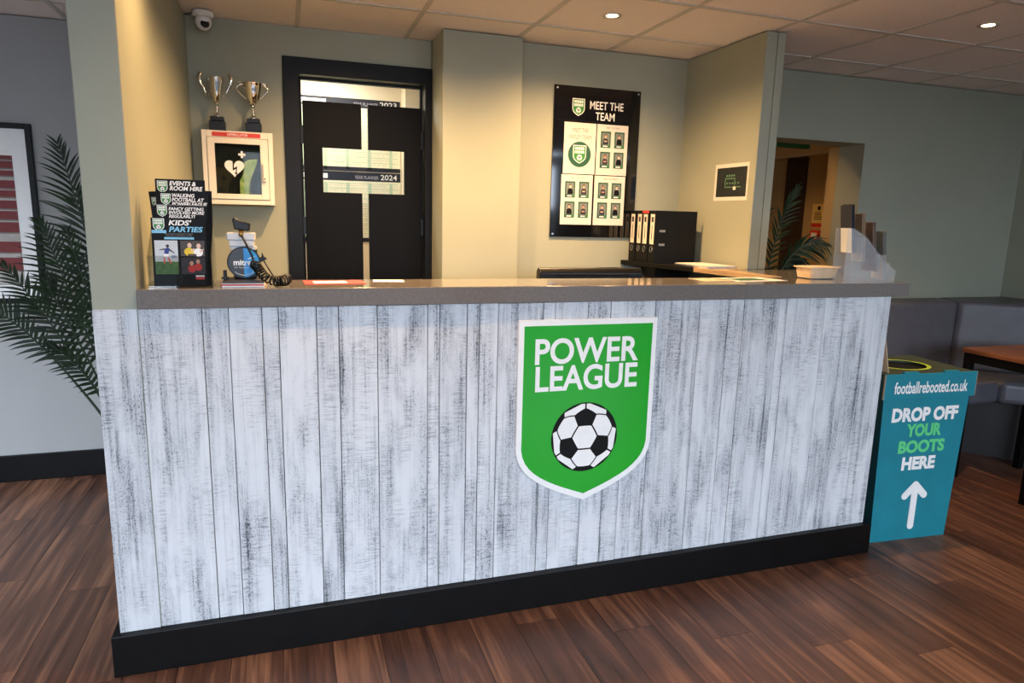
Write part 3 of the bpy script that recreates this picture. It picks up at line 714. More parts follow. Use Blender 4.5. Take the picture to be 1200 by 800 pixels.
# =================================================================== TROPHIES
def trophy(x, y, z, lab, handles, R, hc):
    t = thing('trophy_cup', lab, 'trophy', (x, y, z), group='trophies on the cabinet')
    MB().poly_xy([(-0.040, -0.035), (0.040, -0.035), (0.040, 0.035), (-0.040, 0.035)], 0, 0.052).poly_xy([(-0.034, -0.03), (0.034, -0.03), (0.034, 0.03), (-0.034, 0.03)], 0.052, 0.075).build('base', m_blackp, t, bevel=0.003)
    MB().lathe([(0.026, 0.075), (0.020, 0.082), (0.008, 0.092), (0.007, 0.105), (0.011, 0.110), (0.007, 0.116), (0.007, 0.134), (0.012, 0.140), (0.012, 0.146)], n=20).build('stem', m_chrome, t)
    MB().lathe([(0.010, 0.146), (R * 0.45, 0.160), (R * 0.72, 0.190), (R * 0.90, 0.225), (R, hc), (R * 1.05, hc + 0.004), (R * 0.97, hc + 0.002), (R * 0.85, 0.225), (R * 0.65, 0.192), (R * 0.3, 0.166), (0.004, 0.160)], n=28).build('cup', m_chrome, t)
    for s in (-1, 1):
        if handles == 'loop':
            path = []
            for k in range(15):
                u = k / 14
                px = R * 0.62 + (1 - u) * 0 + 0.062 * math.sin(PI * min(1, u * 1.08)) * (0.55 + 0.45 * u); pz = 0.176 + 0.088 * u + 0.010 * math.sin(PI * u)
                path.append((s * px, 0, pz))
            path += [(s * (R * 0.98 + 0.016), 0, 0.262), (s * (R * 0.98 + 0.012), 0, 0.252), (s * (R * 0.98 + 0.020), 0, 0.248)]
            MB().tube(path, 0.0036, 8).build('handle', m_chrome, t)
        else:
            path = [(s * (R * 0.86 + 0.014), 0, 0.182), (s * (R * 0.9 + 0.016), 0, 0.200), (s * (R + 0.022), 0, 0.225), (s * (R + 0.036), 0, 0.248), (s * (R + 0.040), 0, 0.272), (s * (R + 0.032), 0, 0.292), (s * (R + 0.026), 0, 0.300)]
            MB().tube(path, [0.004, 0.006, 0.007, 0.010, 0.012, 0.011, 0.006], 10).build('handle', m_chrome, t)
            MB().tube([(s * (R * 0.70), 0, 0.186), (s * (R * 0.86 + 0.014), 0, 0.182)], 0.003, 6).build('handle_bracket', m_chrome, t)
trophy(0.272, 1.640, 2.0452, 'silver trophy cup with winged figure handles, left on the white cabinet', 'wing', 0.040, 0.272)
trophy(0.455, 1.640, 2.0452, 'silver trophy cup with looped handles, right on the white cabinet', 'loop', 0.052, 0.258)

# =================================================================== CCTV CAMERA
cc = thing('security_camera', 'white dome security camera on the ceiling above the trophies', 'camera', (0.232, 1.60, ZC))
MB().lathe([(0.050, -0.002), (0.052, -0.020), (0.044, -0.030)], n=28).build('mount', m_white, cc)
bl = MB().lathe([(0.002, -0.094), (0.018, -0.090), (0.032, -0.078), (0.040, -0.060), (0.040, -0.044), (0.034, -0.030)], n=28).build('eyeball', m_white, cc)
l0 = MB().lathe([(0.022, 0), (0.020, 0.006), (0.010, 0.009)], n=24).build('lens_ring', m_blackp, bl); l0.location = (0.010, -0.031, -0.066); l0.rotation_euler = (math.radians(78), 0, math.radians(18))
MB().tube([(-0.045, 0, -0.010), (-0.07, 0.03, -0.012), (-0.095, 0.06, -0.006)], 0.003, 6).build('cable', m_blackp, cc)

# =================================================================== OFFICE WALL PLANNERS
m_plg = pm('planner_green', (188, 208, 180), 0.6, 0.08, 60); m_ply = pm('planner_cream', (238, 234, 206), 0.6, 0.03, 30); m_nav = pm('planner_navy', (22, 26, 42), 0.5, 0.15, 30)
m_plgrey = pm('planner_grey', (178, 176, 186), 0.6, 0.05, 30)
def planner(zt, zb, year, lab):
    t = thing('wall_planner', lab, 'planner', (1.06, 2.679, zb)); h = zt - zb
    MB().box(-0.42, 0.36, -0.003, 0, 0, h).build('sheet', m_ply, t)
    hd = MB().box(-0.42, 0.36, -0.004, -0.0028, h - 0.062, h).build('header', m_nav, t)
    text('year', year, 0.215, 0.335, h - 0.050, h - 0.012, -0.0041, m_white, hd, bold=0.01)
    text('caption', 'YEAR PLANNER', 0.03, 0.20, h - 0.048, h - 0.024, -0.0041, m_plgrey, hd)
    MB().box(-0.40, -0.16, -0.0046, -0.0038, h - 0.05, h - 0.016).build('white_tab', m_white, hd)
    rows = int((h - 0.08) / 0.036)
    for q in range(rows):
        z = h - 0.078 - q * 0.036
        MB().box(-0.40, 0.34, -0.0038, -0.0028, z - 0.004, z).build('row_rule', m_plg, t)
    for q in range(5):
        x = -0.34 + q * 0.155
        MB().box(x, x + 0.022, -0.0040, -0.0028, 0.015, h - 0.075).build('month_bar', m_plg, t)
    dots = MB(); r = random.Random(len(year) + int(zt * 100))
    for q in range(rows):
        for c in range(44):
            if r.random() < 0.75: dots.box(-0.395 + c * 0.0165, -0.390 + c * 0.0165, -0.0036, -0.0028, h - 0.098 - q * 0.036, h - 0.093 - q * 0.036)
    o = dots.build('date_print', m_plgrey, t); o['kind'] = 'stuff'
    MB().box(0.13, 0.30, -0.0042, -0.0028, h * 0.32, h * 0.46).build('grey_block', m_plgrey, t)
    MB().box(-0.42, 0.36, -0.004, -0.0028, 0, 0.03).build('footer', m_nav, t)
planner(2.428, 1.925, '2023', 'upper wall year planner headed 2023 behind the doors')
planner(1.920, 1.42, '2024', 'lower wall year planner headed 2024 behind the doors')
ms = thing('message_board', 'white margin board beside the wall planners', 'board', (1.475, 2.495, 1.6)); MB().box(-0.03, 0.10, -0.003, 0, 0, 0.6).build('panel', m_white, ms)
COL.objects.unlink(ms.children[0]); bpy.data.objects.remove(ms)

# =================================================================== LEFT LEAFLET RACK
m_leafblk = pm('leaflet_black', (6, 6, 7), 0.5, 0.15, 30, spec=0.15); m_sky = pm('leaflet_skyblue', (120, 190, 224), 0.5, 0.05, 30)
lr = thing('leaflet_rack', 'clear acrylic leaflet rack at the left end of the counter', 'leaflet holder', (0.262, 0.10, 1.3715))
MB().box(-0.098, 0.098, -0.070, -0.067, 0.0, 0.105).build('front_panel', m_acr, lr)
MB().box(-0.098, 0.098, -0.067, 0.075, 0.0, 0.003).build('base', m_acr, lr)
MB().box(-0.098, 0.098, 0.072, 0.075, 0.003, 0.27).build('back_panel', m_acr, lr)
for s in (-0.098, 0.0955): MB().poly_yz([(-0.067, 0.003), (0.072, 0.003), (0.072, 0.22), (-0.067, 0.105)], s, s + 0.0025).build('side_panel', m_acr, lr)
def leaflet(x, y, z, w, h, lab, lines, rz=0.0, ry=0.0, lx=None, grey=None, big=False):
    t = thing('leaflet', lab, 'leaflet', (x, y, z), rz, group='leaflets in the acrylic rack'); t.rotation_euler = (-0.06, ry, rz)
    MB().box(-w / 2, w / 2, -0.0012, 0, 0, h).build('card', m_leafblk, t)
    if grey: MB().box(-w / 2, w / 2, -0.0013, -0.0005, h - 0.0025, h).build('top_edge', m_tint, t)
    return t
Z0 = 1.3748
t = leaflet(0.260, 0.160, Z0, 0.150, 0.320, 'black leaflet tilted behind the others at the rack back', None, 0.0, -0.085); logo(t, -0.056, 0.284, 0.026, -0.0012)
t = leaflet(0.277, 0.150, Z0, 0.150, 0.322, 'black leaflet rearmost right in the rack', None, 0.0, 0.022)
MB().disc_xz(0.045, 0.300, 0.004, -0.0018, -0.0012, 8).build('small_print', m_tint, t)
t = leaflet(0.262, 0.135, Z0, 0.156, 0.356, 'black leaflet headed EVENTS & ROOM HIRE', None, 0.0, 0.0)
logo(t, -0.056, 0.330, 0.032, -0.0012); text('heading', 'EVENTS &\nROOM HIRE', -0.034, 0.070, 0.318, 0.350, -0.0012, m_white, t, bold=0.03, shear=0.2, lsp=0.85, al='LEFT')
text('small_print', 'spaces for every kind of event, big or small', -0.034, 0.066, 0.308, 0.3125, -0.0012, m_tint, t)
t = leaflet(0.273, 0.105, Z0, 0.156, 0.312, 'black leaflet headed WALKING FOOTBALL AT POWERLEAGUE', None, 0.0, 0.0)
logo(t, -0.054, 0.288, 0.030, -0.0012); text('heading', 'WALKING\nFOOTBALL AT\nPOWERLEAGUE', -0.036, 0.074, 0.266, 0.308, -0.0012, m_white, t, bold=0.03, shear=0.2, lsp=0.85, al='LEFT')
t = leaflet(0.268, 0.075, Z0, 0.160, 0.270, 'black leaflet headed FANCY GETTING INVOLVED MORE REGULARLY?', None, 0.0, 0.0, grey=True)
logo(t, -0.058, 0.248, 0.030, -0.0012); text('heading', 'FANCY GETTING\nINVOLVED MORE\nREGULARLY?', -0.038, 0.072, 0.226, 0.262, -0.0012, m_white, t, bold=0.03, shear=0.2, lsp=0.85, al='LEFT')
t = leaflet(0.262, 0.043, Z0, 0.166, 0.226, 'front leaflet headed KIDS\' PARTIES with children playing football', None, 0.0, 0.0)
logo(t, -0.060, 0.203, 0.034, -0.0012); MB().box(-0.082, -0.038, -0.0022, -0.0016, 0.176, 0.186).build('blue_flash', m_sky, t)
text('heading', "KIDS'", -0.030, 0.040, 0.202, 0.220, -0.0012, m_white, t, bold=0.03, shear=0.2)
text('heading', 'PARTIES', -0.030, 0.074, 0.180, 0.198, -0.0012, m_sky, t, bold=0.03, shear=0.2)
text('small_print', 'THE PERFECT BIRTHDAY PARTY\nFOR ANY FOOTBALL LOVER', -0.045, 0.045, 0.166, 0.176, -0.0012, m_tint, t)
MB().box(-0.045, 0.045, -0.0018, -0.001, 0.156, 0.163).build('blue_pill', m_sky, t)
m_grass = pm('print_grass', (74, 112, 46), 0.6, 0.3, 90); m_psky = pm('print_sky', (196, 204, 210), 0.6, 0.05, 30); m_blue = pm('print_blue', (44, 62, 132), 0.6, 0.1, 60)
m_yel = pm('print_yellow', (226, 196, 40), 0.6, 0.1, 60); m_pred = pm('print_red', (200, 48, 44), 0.6, 0.1, 60); m_orng = pm('print_orange', (222, 96, 56), 0.6, 0.1, 50)
p = MB(); p.box(-0.076, -0.006, -0.0017, -0.001, 0.082, 0.152, 0).box(-0.076, -0.006, -0.0017, -0.001, 0.040, 0.082, 1)
p.disc_xz(-0.037, 0.134, 0.0052, -0.0025, -0.0018, 10, 3)
p.poly_xz(ccw([(-0.048, 0.108), (-0.036, 0.106), (-0.030, 0.124), (-0.036, 0.130), (-0.046, 0.124)]), -0.0024, -0.0018, 2)
p.poly_xz(ccw([(-0.046, 0.126), (-0.062, 0.122), (-0.062, 0.1195), (-0.045, 0.121)]), -0.0023, -0.0018, 3)
p.poly_xz(ccw([(-0.032, 0.125), (-0.016, 0.111), (-0.017, 0.109), (-0.033, 0.119)]), -0.0023, -0.0018, 3)
p.poly_xz(ccw([(-0.050, 0.097), (-0.035, 0.096), (-0.035, 0.107), (-0.048, 0.108)]), -0.0025, -0.0019, 4)
p.poly_xz(ccw([(-0.050, 0.097), (-0.046, 0.097), (-0.046, 0.076), (-0.051, 0.076)]), -0.0024, -0.0018, 5)
p.poly_xz(ccw([(-0.040, 0.097), (-0.035, 0.097), (-0.026, 0.078), (-0.031, 0.075)]), -0.0024, -0.0018, 5)
for q in range(4): p.box(-0.026 + q * 0.004, -0.024 + q * 0.004, -0.0022, -0.0016, 0.094, 0.103, 2)
p.build('photo', [m_psky, m_grass, m_blue, m_hair, m_white, m_orng], t)['label'] = 'print of a child kicking a football on grass'
p = MB(); p.box(0.002, 0.076, -0.0017, -0.001, 0.100, 0.152, 0)
for (cx, cz, sh_m) in ((0.028, 0.118, 1), (0.056, 0.116, 3)):
    p.disc_xz(cx, cz - 0.003, 0.015, -0.0022, -0.0016, 12, sh_m, rz=0.014); p.disc_xz(cx + 0.002, cz + 0.0185, 0.0068, -0.0026, -0.002, 12, 2, rz=0.0085)
    p.disc_xz(cx + 0.002, cz + 0.0235, 0.0078, -0.0024, -0.0018, 12, 4, rz=0.007)
    p.poly_xz(ccw([(cx + 0.008, cz - 0.004), (cx + 0.018, cz + 0.006), (cx + 0.016, cz + 0.009), (cx + 0.004, cz + 0.002)]), -0.0027, -0.0021, 2)
p.box(0.024, 0.05, -0.0026, -0.002, 0.100, 0.108, 0)
p.build('photo', [pm('print_dusk', (66, 58, 56), 0.6, 0.4, 120), m_yel, skins[2], m_white, m_hair], t)['label'] = 'print of two children in yellow and white shirts'
p = MB(); p.box(0.002, 0.076, -0.0017, -0.001, 0.040, 0.096, 0)
for (cx, cz, sh_m) in ((0.034, 0.060, 1), (0.054, 0.066, 1)):
    p.disc_xz(cx, cz - 0.002, 0.012, -0.0022, -0.0016, 12, sh_m, rz=0.013); p.disc_xz(cx, cz + 0.0165, 0.0058, -0.0026, -0.002, 12, 2, rz=0.0075); p.disc_xz(cx, cz + 0.021, 0.0066, -0.0024, -0.0018, 12, 4, rz=0.006)
p.box(0.045, 0.072, -0.0026, -0.002, 0.022, 0.030, 1).box(0.045, 0.072, -0.0026, -0.002, 0.031, 0.036, 3)
p.build('photo', [pm('print_evening', (48, 44, 50), 0.6, 0.5, 120), m_pred, skins[0], m_white, m_hair], t)['label'] = 'print of two children in red shirts'

# =================================================================== ROUND BADGE UNIT WITH COILED CORD
m_cyan = pm('badge_blue', (22, 142, 214), 0.35, 0.05, 20); m_char = pm('badge_charcoal', (40, 42, 46), 0.35, 0.08, 20); m_pgrey = pm('pale_grey_plastic', (196, 200, 202), 0.4, 0.05, 20)
papers('magazine_pile', 4, 0.455, 0.115, 1.3718, 0.135, 0.185, 0.0, [m_white, m_pred, m_paper, m_nav], 'small pile of red and white leaflets under the round badge unit', 'leaflets', 0.004, 0.0042)
ZB = 1.3925
mu = thing('tagging_unit', 'round black and blue mitre badge with grey boxes and a black scanner on top', 'device', (0.456, 0.125, ZB), -0.05)
R = 0.056
MB().disc_xz(0, R, R, 0.0, 0.012, 40).build('badge_rim', m_blackp, mu)
half = [(R * 0.92 * math.sin(PI * k / 20), R + R * 0.92 * math.cos(PI * k / 20)) for k in range(21)]
MB().poly_xz(ccw([(-x, z) for x, z in half]), -0.0012, 0.0002).build('badge_dark_half', m_char, mu)
bh = MB().poly_xz(ccw([(x + 0.0002, z) for x, z in half]), -0.0012, 0.0002).build('badge_blue_half', m_cyan, mu)
text('lettering', 'mitre', -0.034, 0.026, R - 0.010, R + 0.010, -0.0013, m_white, mu, bold=0.03)
text('small_print', 'for football', -0.032, 0.016, R - 0.020, R - 0.014, -0.0013, m_pgrey, mu)
arc = [(R * 0.80 * math.sin(a), -0.0016, R - R * 0.80 * math.cos(a)) for a in [(-0.75 + 0.15 * k) for k in range(11)]]
MB().tube(arc, 0.0012, 5).build('arc_line', m_pgrey, mu)
MB().poly_xz(ccw([(0.012, R + 0.012), (0.030, R + 0.016), (0.040, R + 0.024), (0.020, R + 0.017)]), -0.0016, -0.0008).build('wing_mark', m_white, mu)
MB().box(-0.038, 0.040, 0.014, 0.075, 0, 0.100).build('back_box', m_blackp, mu, bevel=0.003)
MB().box(-0.048, 0.034, 0.010, 0.070, 0.112, 0.134).build('grey_box', m_pgrey, mu, bevel=0.003)
MB().box(-0.044, 0.040, 0.014, 0.072, 0.100, 0.112).build('grey_box', m_pgrey, mu, bevel=0.002)
MB().box(-0.055, 0.038, 0.008, 0.068, 0.134, 0.160).build('grey_box', m_pgrey, mu, bevel=0.003)
MB().tube([(-0.006, 0.004, 0.150), (-0.006, 0.02, 0.172)], 0.008, 10).build('brass_swivel', pm('brass', (180, 140, 76), 0.3, 0.1, 20, metal=1.0), mu)
MB().poly_xz(ccw([(-0.028, 0.172), (0.020, 0.166), (0.024, 0.194), (-0.012, 0.202), (-0.026, 0.214), (-0.034, 0.208)]), 0.006, 0.05).build('scanner_head', m_blackp, mu, bevel=0.004)
MB().tube([(-0.004, 0.002, 0.150), (0.010, -0.010, 0.125), (0.030, -0.016, 0.080), (0.038, -0.014, 0.050)], 0.0035, 8).build('cable', m_blackp, mu)
MB().box(-0.066, -0.058, -0.03, 0.0, 0.0005, 0.03).box(-0.072, -0.052, -0.035, 0.005, -0.0005, 0.006).build('clip', m_blackp, mu)
MB().poly_xz(ccw([(0.050, 0.070), (0.060, 0.078), (0.062, 0.094), (0.068, 0.078), (0.080, 0.070), (0.068, 0.064), (0.058, 0.058)]), -0.002, 0.006).build('knob', m_blackp, mu, bevel=0.001)
MB().tube([(0.066, 0.0, 0.066), (0.085, -0.03, 0.036), (0.112, -0.06, -0.004)], 0.0026, 8).build('cable', m_blackp, mu)
# coiled cord
def coil(c0, c1, c2, c3, rad, turns, wr):
    P = [Vector(c) for c in (c0, c1, c2, c3)]; path = []
    N = int(turns * 14)
    for i in range(N + 1):
        t = i / N
        c = P[0] * (1 - t) ** 3 + P[1] * 3 * t * (1 - t) ** 2 + P[2] * 3 * t * t * (1 - t) + P[3] * t ** 3
        d = (P[1] - P[0]) * 3 * (1 - t) ** 2 + (P[2] - P[1]) * 6 * t * (1 - t) + (P[3] - P[2]) * 3 * t * t; d.normalize()
        a = d.cross(Vector((0, 1, 0.2))).normalized(); b = d.cross(a); w_ = 2 * PI * turns * t
        path.append(c + (a * math.cos(w_) + b * math.sin(w_)) * rad)
    return path
co = thing('coiled_cord', 'black coiled cable hanging over the counter edge from the round badge', 'cable', (0, 0, 0))
MB().tube(coil((0.490, 0.095, 1.445), (0.512, 0.070, 1.437), (0.510, 0.040, 1.402), (0.560, 0.030, 1.390), 0.0145, 9, 0.003), 0.0034, 7).build('coil', m_blackp, co)
MB().tube(coil((0.560, 0.030, 1.391), (0.580, 0.020, 1.391), (0.602, 0.025, 1.392), (0.598, 0.06, 1.396), 0.0165, 9, 0.003), 0.0034, 7).build('coil', m_blackp, co)

# flat leaflets on the worktop
def flat(name, x0, x1, y0, y1, rz, mats, lab, cat='leaflet', z=1.3714):
    t = thing(name, lab, cat, ((x0 + x1) / 2, (y0 + y1) / 2, z), rz); w = (x1 - x0) / 2; d = (y1 - y0) / 2
    MB().box(-w, w, -d, d, 0, 0.0012).build('sheet', mats[0], t)
    if len(mats) > 1: MB().box(-w * 0.7, w * 0.4, -d * 0.6, d * 0.5, 0.0012, 0.0018).build('printed_block', mats[1], t)
    return t
flat('flat_leaflet', 0.66, 0.88, 0.10, 0.24, 0.05, [m_pred, m_white], 'red and white leaflet lying flat on the counter before the doors')
flat('flat_leaflet', 0.92, 1.04, 0.18, 0.25, -0.1, [m_white], 'small white slip lying flat on the counter before the doors')
flat('flat_leaflet', 2.50, 2.80, 0.09, 0.27, 0.12, [m_paper, m_dgreen], 'pale green printed sheet lying flat near the right of the counter')
flat('price_card', 2.36, 2.52, 0.10, 0.24, 0.0, [m_kraft], 'tan card lying flat on the counter left of the green sheet', 'card')

# =================================================================== TUB
tu = thing('plastic_tub', 'small beige plastic food tub beside the right leaflet stand', 'tub', (3.075, 0.225, 1.3715))
m_tub = pm('tub_plastic', (214, 184, 146), 0.4, 0.05, 20, hue2=(224, 198, 164))
b = MB()
def rr(w, d, r, n=4):
    out = []
    for (cx, cy, a0) in ((w - r, d - r, 0), (-w + r, d - r, PI / 2), (-w + r, -d + r, PI), (w - r, -d + r, 1.5 * PI)):
        for k in range(n + 1): a = a0 + PI / 2 * k / n; out.append((cx + r * math.cos(a), cy + r * math.sin(a)))
    return out
def loft(b, secs, mi=0):
    n = len(secs[0][0]); vs = []; fs = []
    for ring, z in secs: vs += [(x, y, z) for x, y in ring]
    for i in range(len(secs) - 1):
        for k in range(n): fs.append((i * n + k, i * n + (k + 1) % n, (i + 1) * n + (k + 1) % n, (i + 1) * n + k))
    fs.append(tuple(range(n - 1, -1, -1))); fs.append(tuple((len(secs) - 1) * n + k for k in range(n)))
    b.add(vs, fs, mi)
loft(b, [(rr(0.076, 0.052, 0.015), 0.004), (rr(0.084, 0.060, 0.016), 0.052), (rr(0.080, 0.056, 0.014), 0.052), (rr(0.072, 0.048, 0.013), 0.008)]); b.build('tub_body', m_tub, tu)
b = MB(); loft(b, [(rr(0.084, 0.060, 0.016), 0.051), (rr(0.093, 0.069, 0.018), 0.053), (rr(0.093, 0.069, 0.018), 0.058), (rr(0.083, 0.059, 0.016), 0.058), (rr(0.080, 0.056, 0.015), 0.055)]); b.build('lid_rim', m_tub, tu)
MB().box(-0.07, 0.07, -0.046, 0.046, 0, 0.004).build('foot', m_tint, tu, bevel=0.001)

# =================================================================== RIGHT LEAFLET STAND (faces +X)
RSA = -0.27
rs = thing('leaflet_stand', 'clear stepped acrylic leaflet stand at the right end of the counter', 'leaflet holder', (3.225, 0.09, 1.3715), RSA)
prof = [(-0.135, 0.0), (0.130, 0.0), (0.130, 0.10), (-0.105, 0.30), (-0.150, 0.30)]
TH = 0.055
mb = MB()
for s in (-TH, TH - 0.003): MB().poly_xz(ccw([(-0.120, 0), (0.125, 0), (0.128, 0.055), (0.07, 0.095), (0.02, 0.150), (-0.03, 0.205), (-0.085, 0.24), (-0.125, 0.25)]), s, s + 0.003).build('side_panel', m_frost, rs)
lm = [[m_shirt, m_psky, m_white], [pm('print_tan', (150, 126, 96), 0.5, 0.2, 40), m_psky, m_white], [pm('print_taupe', (118, 98, 84), 0.5, 0.2, 40), m_pgrey, m_blackm], [m_pbg, m_white, m_dgreen]]
names = ['dark leaflet at the top tier of the right stand', 'tan leaflet on the second tier of the right stand', 'taupe leaflet on the third tier of the right stand', 'grey-green leaflet on the lowest tier of the right stand']
for k in range(4):
    x = -0.100 + k * 0.056; z = 0.128 - k * 0.040
    pk = MB(); pk.box(x + 0.026, x + 0.029, -TH + 0.003, TH - 0.003, z, z + 0.085); pk.box(x, x + 0.026, -TH + 0.003, TH - 0.003, z, z + 0.003)
    pk.build('pocket', m_frost, rs)
    for q in range(3):
        t = thing('leaflet', names[k] + [', front copy', ', middle copy', ', rear copy'][q], 'leaflet', (3.225 + (x + 0.021 - q * 0.006) * math.cos(RSA), 0.09 + (x + 0.021 - q * 0.006) * math.sin(RSA), 1.3715 + z + 0.0045), 0, group='leaflets in the right stand')
        t.rotation_euler = (0, -0.12, RSA)
        MB().box(-0.0012, 0.0012, -0.049, 0.049, 0, 0.226 - q * 0.003).build('card', lm[k][0], t)
        MB().box(0.0012, 0.0016, -0.045, 0.045, 0.03, 0.10).build('printed_block', lm[k][1], t)
        MB().box(-0.0016, -0.0012, -0.049, 0.049, 0.0, 0.115).build('back_print', lm[k][1 if k != 2 else 0], t)

# =================================================================== BOOT DROP-OFF BOX
bx = thing('collection_box', 'teal cardboard boot donation box with a white arrow beside the counter', 'box', (3.70, 0.235, 0), -0.065)
bw, bd, bh = 0.268, 0.205, 0.80
tp = [(-0.236, -0.180), (0.236, -0.180), (0.236, 0.180), (-0.236, 0.180)]
b = MB(); n = 4; lo = [(-0.240, -0.195), (0.240, -0.195), (0.240, 0.195), (-0.240, 0.195)]; hi = [(-0.272, -0.198), (0.272, -0.198), (0.272, 0.198), (-0.272, 0.198)]
vs = [(x, y, 0.0) for x, y in lo] + [(x, y, 0.885) for x, y in hi]
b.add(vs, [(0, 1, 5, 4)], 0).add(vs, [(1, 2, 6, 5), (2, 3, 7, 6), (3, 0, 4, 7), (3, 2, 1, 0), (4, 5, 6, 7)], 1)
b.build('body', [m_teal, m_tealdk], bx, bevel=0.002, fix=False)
MB().box(-0.284, 0.284, -0.212, -0.204, 0.778, 0.908).build('lid_front_flap', m_teal, bx, bevel=0.0015)
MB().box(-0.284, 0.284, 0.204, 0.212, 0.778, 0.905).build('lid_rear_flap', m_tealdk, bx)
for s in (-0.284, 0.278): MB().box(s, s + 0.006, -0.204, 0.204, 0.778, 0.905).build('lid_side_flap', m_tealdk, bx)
tn = 40; orx, ory = 0.135, 0.115
b = MB(); outer = []; inner = []
for k in range(tn):
    a = 2 * PI * k / tn; c, s = math.cos(a), math.sin(a); q = min(0.278 / max(abs(c), 1e-6), 0.204 / max(abs(s), 1e-6))
    outer.append((c * q, s * q)); inner.append((c * orx, s * ory))
vs = [(x, y, 0.906) for x, y in outer] + [(x, y, 0.906) for x, y in inner] + [(x, y, 0.896) for x, y in inner] + [(x, y, 0.896) for x, y in outer]
fs = []
for k in range(tn):
    j = (k + 1) % tn
    fs += [(k, j, tn + j, tn + k), (tn + k, tn + j, 2 * tn + j, 2 * tn + k), (2 * tn + k, 2 * tn + j, 3 * tn + j, 3 * tn + k)]
b.add(vs, fs); b.build('lid_top', m_olive, bx)
ringv = [(x * 1.0, y * 1.0, 0.9064) for x, y in inner] + [(x * 1.16, y * 1.16, 0.9064) for x, y in inner] 
MB().add(ringv, [(k, tn + k, tn + (k + 1) % tn, (k + 1) % tn) for k in range(tn)]).build('lime_ring', m_lime, bx)
MB().add([(x * 0.99, y * 0.99, 0.893) for x, y in inner], [tuple(range(tn))]).build('opening', m_blackm, bx)
for a in (-0.13, 0.12): MB().box(a - 0.075 + 0.03, a + 0.045, -0.213, -0.195, 0.9075, 0.917).build('lid_tab', m_teal, bx)
MB().box(-0.286, -0.284, -0.213, -0.204, 0.778, 0.905).box(0.284, 0.2855, -0.213, -0.204, 0.778, 0.905).build('cut_edge', m_kraft, bx)
FY = -0.2133
text('lettering', 'footballrebooted.co.uk', -0.225, 0.232, 0.805, 0.868, FY + 0.001, m_white, bx, bold=0.02)
# front of the body leans slightly: lettering follows that face
fp = bpy.data.objects.new('front_print', None)
def on_face(z): return -0.1955 - 0.003 * z / 0.885
def ftext(s, x0, x1, z0, z1, m): text('lettering', s, x0, x1, z0, z1, -0.1985, m, bx, bold=0.05)
ftext('DROP OFF', -0.205, 0.210, 0.652, 0.728, m_white)
ftext('YOUR', -0.104, 0.118, 0.570, 0.640, m_mint)
ftext('BOOTS', -0.140, 0.152, 0.482, 0.552, m_mint)
ftext('HERE', -0.105, 0.106, 0.390, 0.462, m_white)
def cap_line(p, q, r, n=8):
    a = math.atan2(q[1] - p[1], q[0] - p[0]); out = []
    for k in range(n + 1): out.append((p[0] + r * math.cos(a + PI / 2 + PI * k / n), p[1] + r * math.sin(a + PI / 2 + PI * k / n)))
    for k in range(n + 1): out.append((q[0] + r * math.cos(a - PI / 2 + PI * k / n), q[1] + r * math.sin(a - PI / 2 + PI * k / n)))
    return ccw(out)
b = MB()
for (p, q, yy) in (((0.004, 0.075), (0.004, 0.305), -0.1996), ((0.004, 0.305), (-0.058, 0.245), -0.1994), ((0.004, 0.305), (0.066, 0.245), -0.1992)): b.poly_xz(cap_line(p, q, 0.019), yy, -0.190)
b.build('arrow', m_white, bx)
# loose pale card behind the counter end
cdv = MB().poly_yz([(0.10, 0.86), (0.30, 0.86), (0.16, 1.10)], 3.398, 3.402).build('loose_card', m_kraft)
cdv.location = (0.045, -0.03, 0.05); tag(cdv, 'small pale cardboard flap standing between the counter and the teal box', 'card')

# =================================================================== BENCH SEATING
bn = thing('bench_seat', 'grey leatherette corner bench along the shaded right wall', 'bench')
def cushion(name, pts, z0, z1, bev, mat=m_leather):
    return MB().poly_xy(pts, z0, z1).build(name, mat, bn, bevel=bev, seg=4)
cushion('backrest', [(3.72, 1.22), (4.52, 1.22), (4.52, 1.46), (3.72, 1.46)], 0.58, 1.10, 0.035)
cushion('backrest', [(4.525, 1.21), (5.30, 1.20), (5.36, 1.44), (4.525, 1.46)], 0.58, 1.10, 0.035)
cushion('backrest', [(5.305, 1.195), (5.86, 0.78), (6.06, 0.95), (6.06, 1.45), (5.37, 1.45)], 0.58, 1.10, 0.035)
cushion('backrest', [(5.865, -1.0), (6.06, -1.0), (6.06, 0.94), (5.865, 0.775)], 0.58, 1.10, 0.035)
cushion('seat', [(3.72, 0.76), (4.50, 0.76), (4.50, 1.215), (3.72, 1.215)], 0.44, 0.60, 0.04)
cushion('seat', [(4.505, 0.76), (5.24, 0.76), (5.29, 1.19), (4.505, 1.205)], 0.44, 0.60, 0.04)
cushion('seat', [(5.245, 0.755), (5.46, 0.58), (5.85, 0.77), (5.30, 1.185)], 0.44, 0.60, 0.04)
cushion('seat', [(5.46, -1.0), (5.855, -1.0), (5.855, 0.76), (5.46, 0.575)], 0.44, 0.60, 0.04)
MB().poly_xy([(3.74, 1.02), (5.30, 1.02), (5.56, 0.72), (5.56, -0.98), (6.05, -0.98), (6.05, 1.455), (3.74, 1.455)], 0.0, 0.44).build('plinth', m_dkwood, bn)
MB().poly_xy([(3.74, 1.24), (5.40, 1.24), (5.92, 0.80), (5.92, -0.98), (6.05, -0.98), (6.05, 1.455), (3.74, 1.455)], 0.445, 0.575).build('support_rail', m_dkwood, bn)
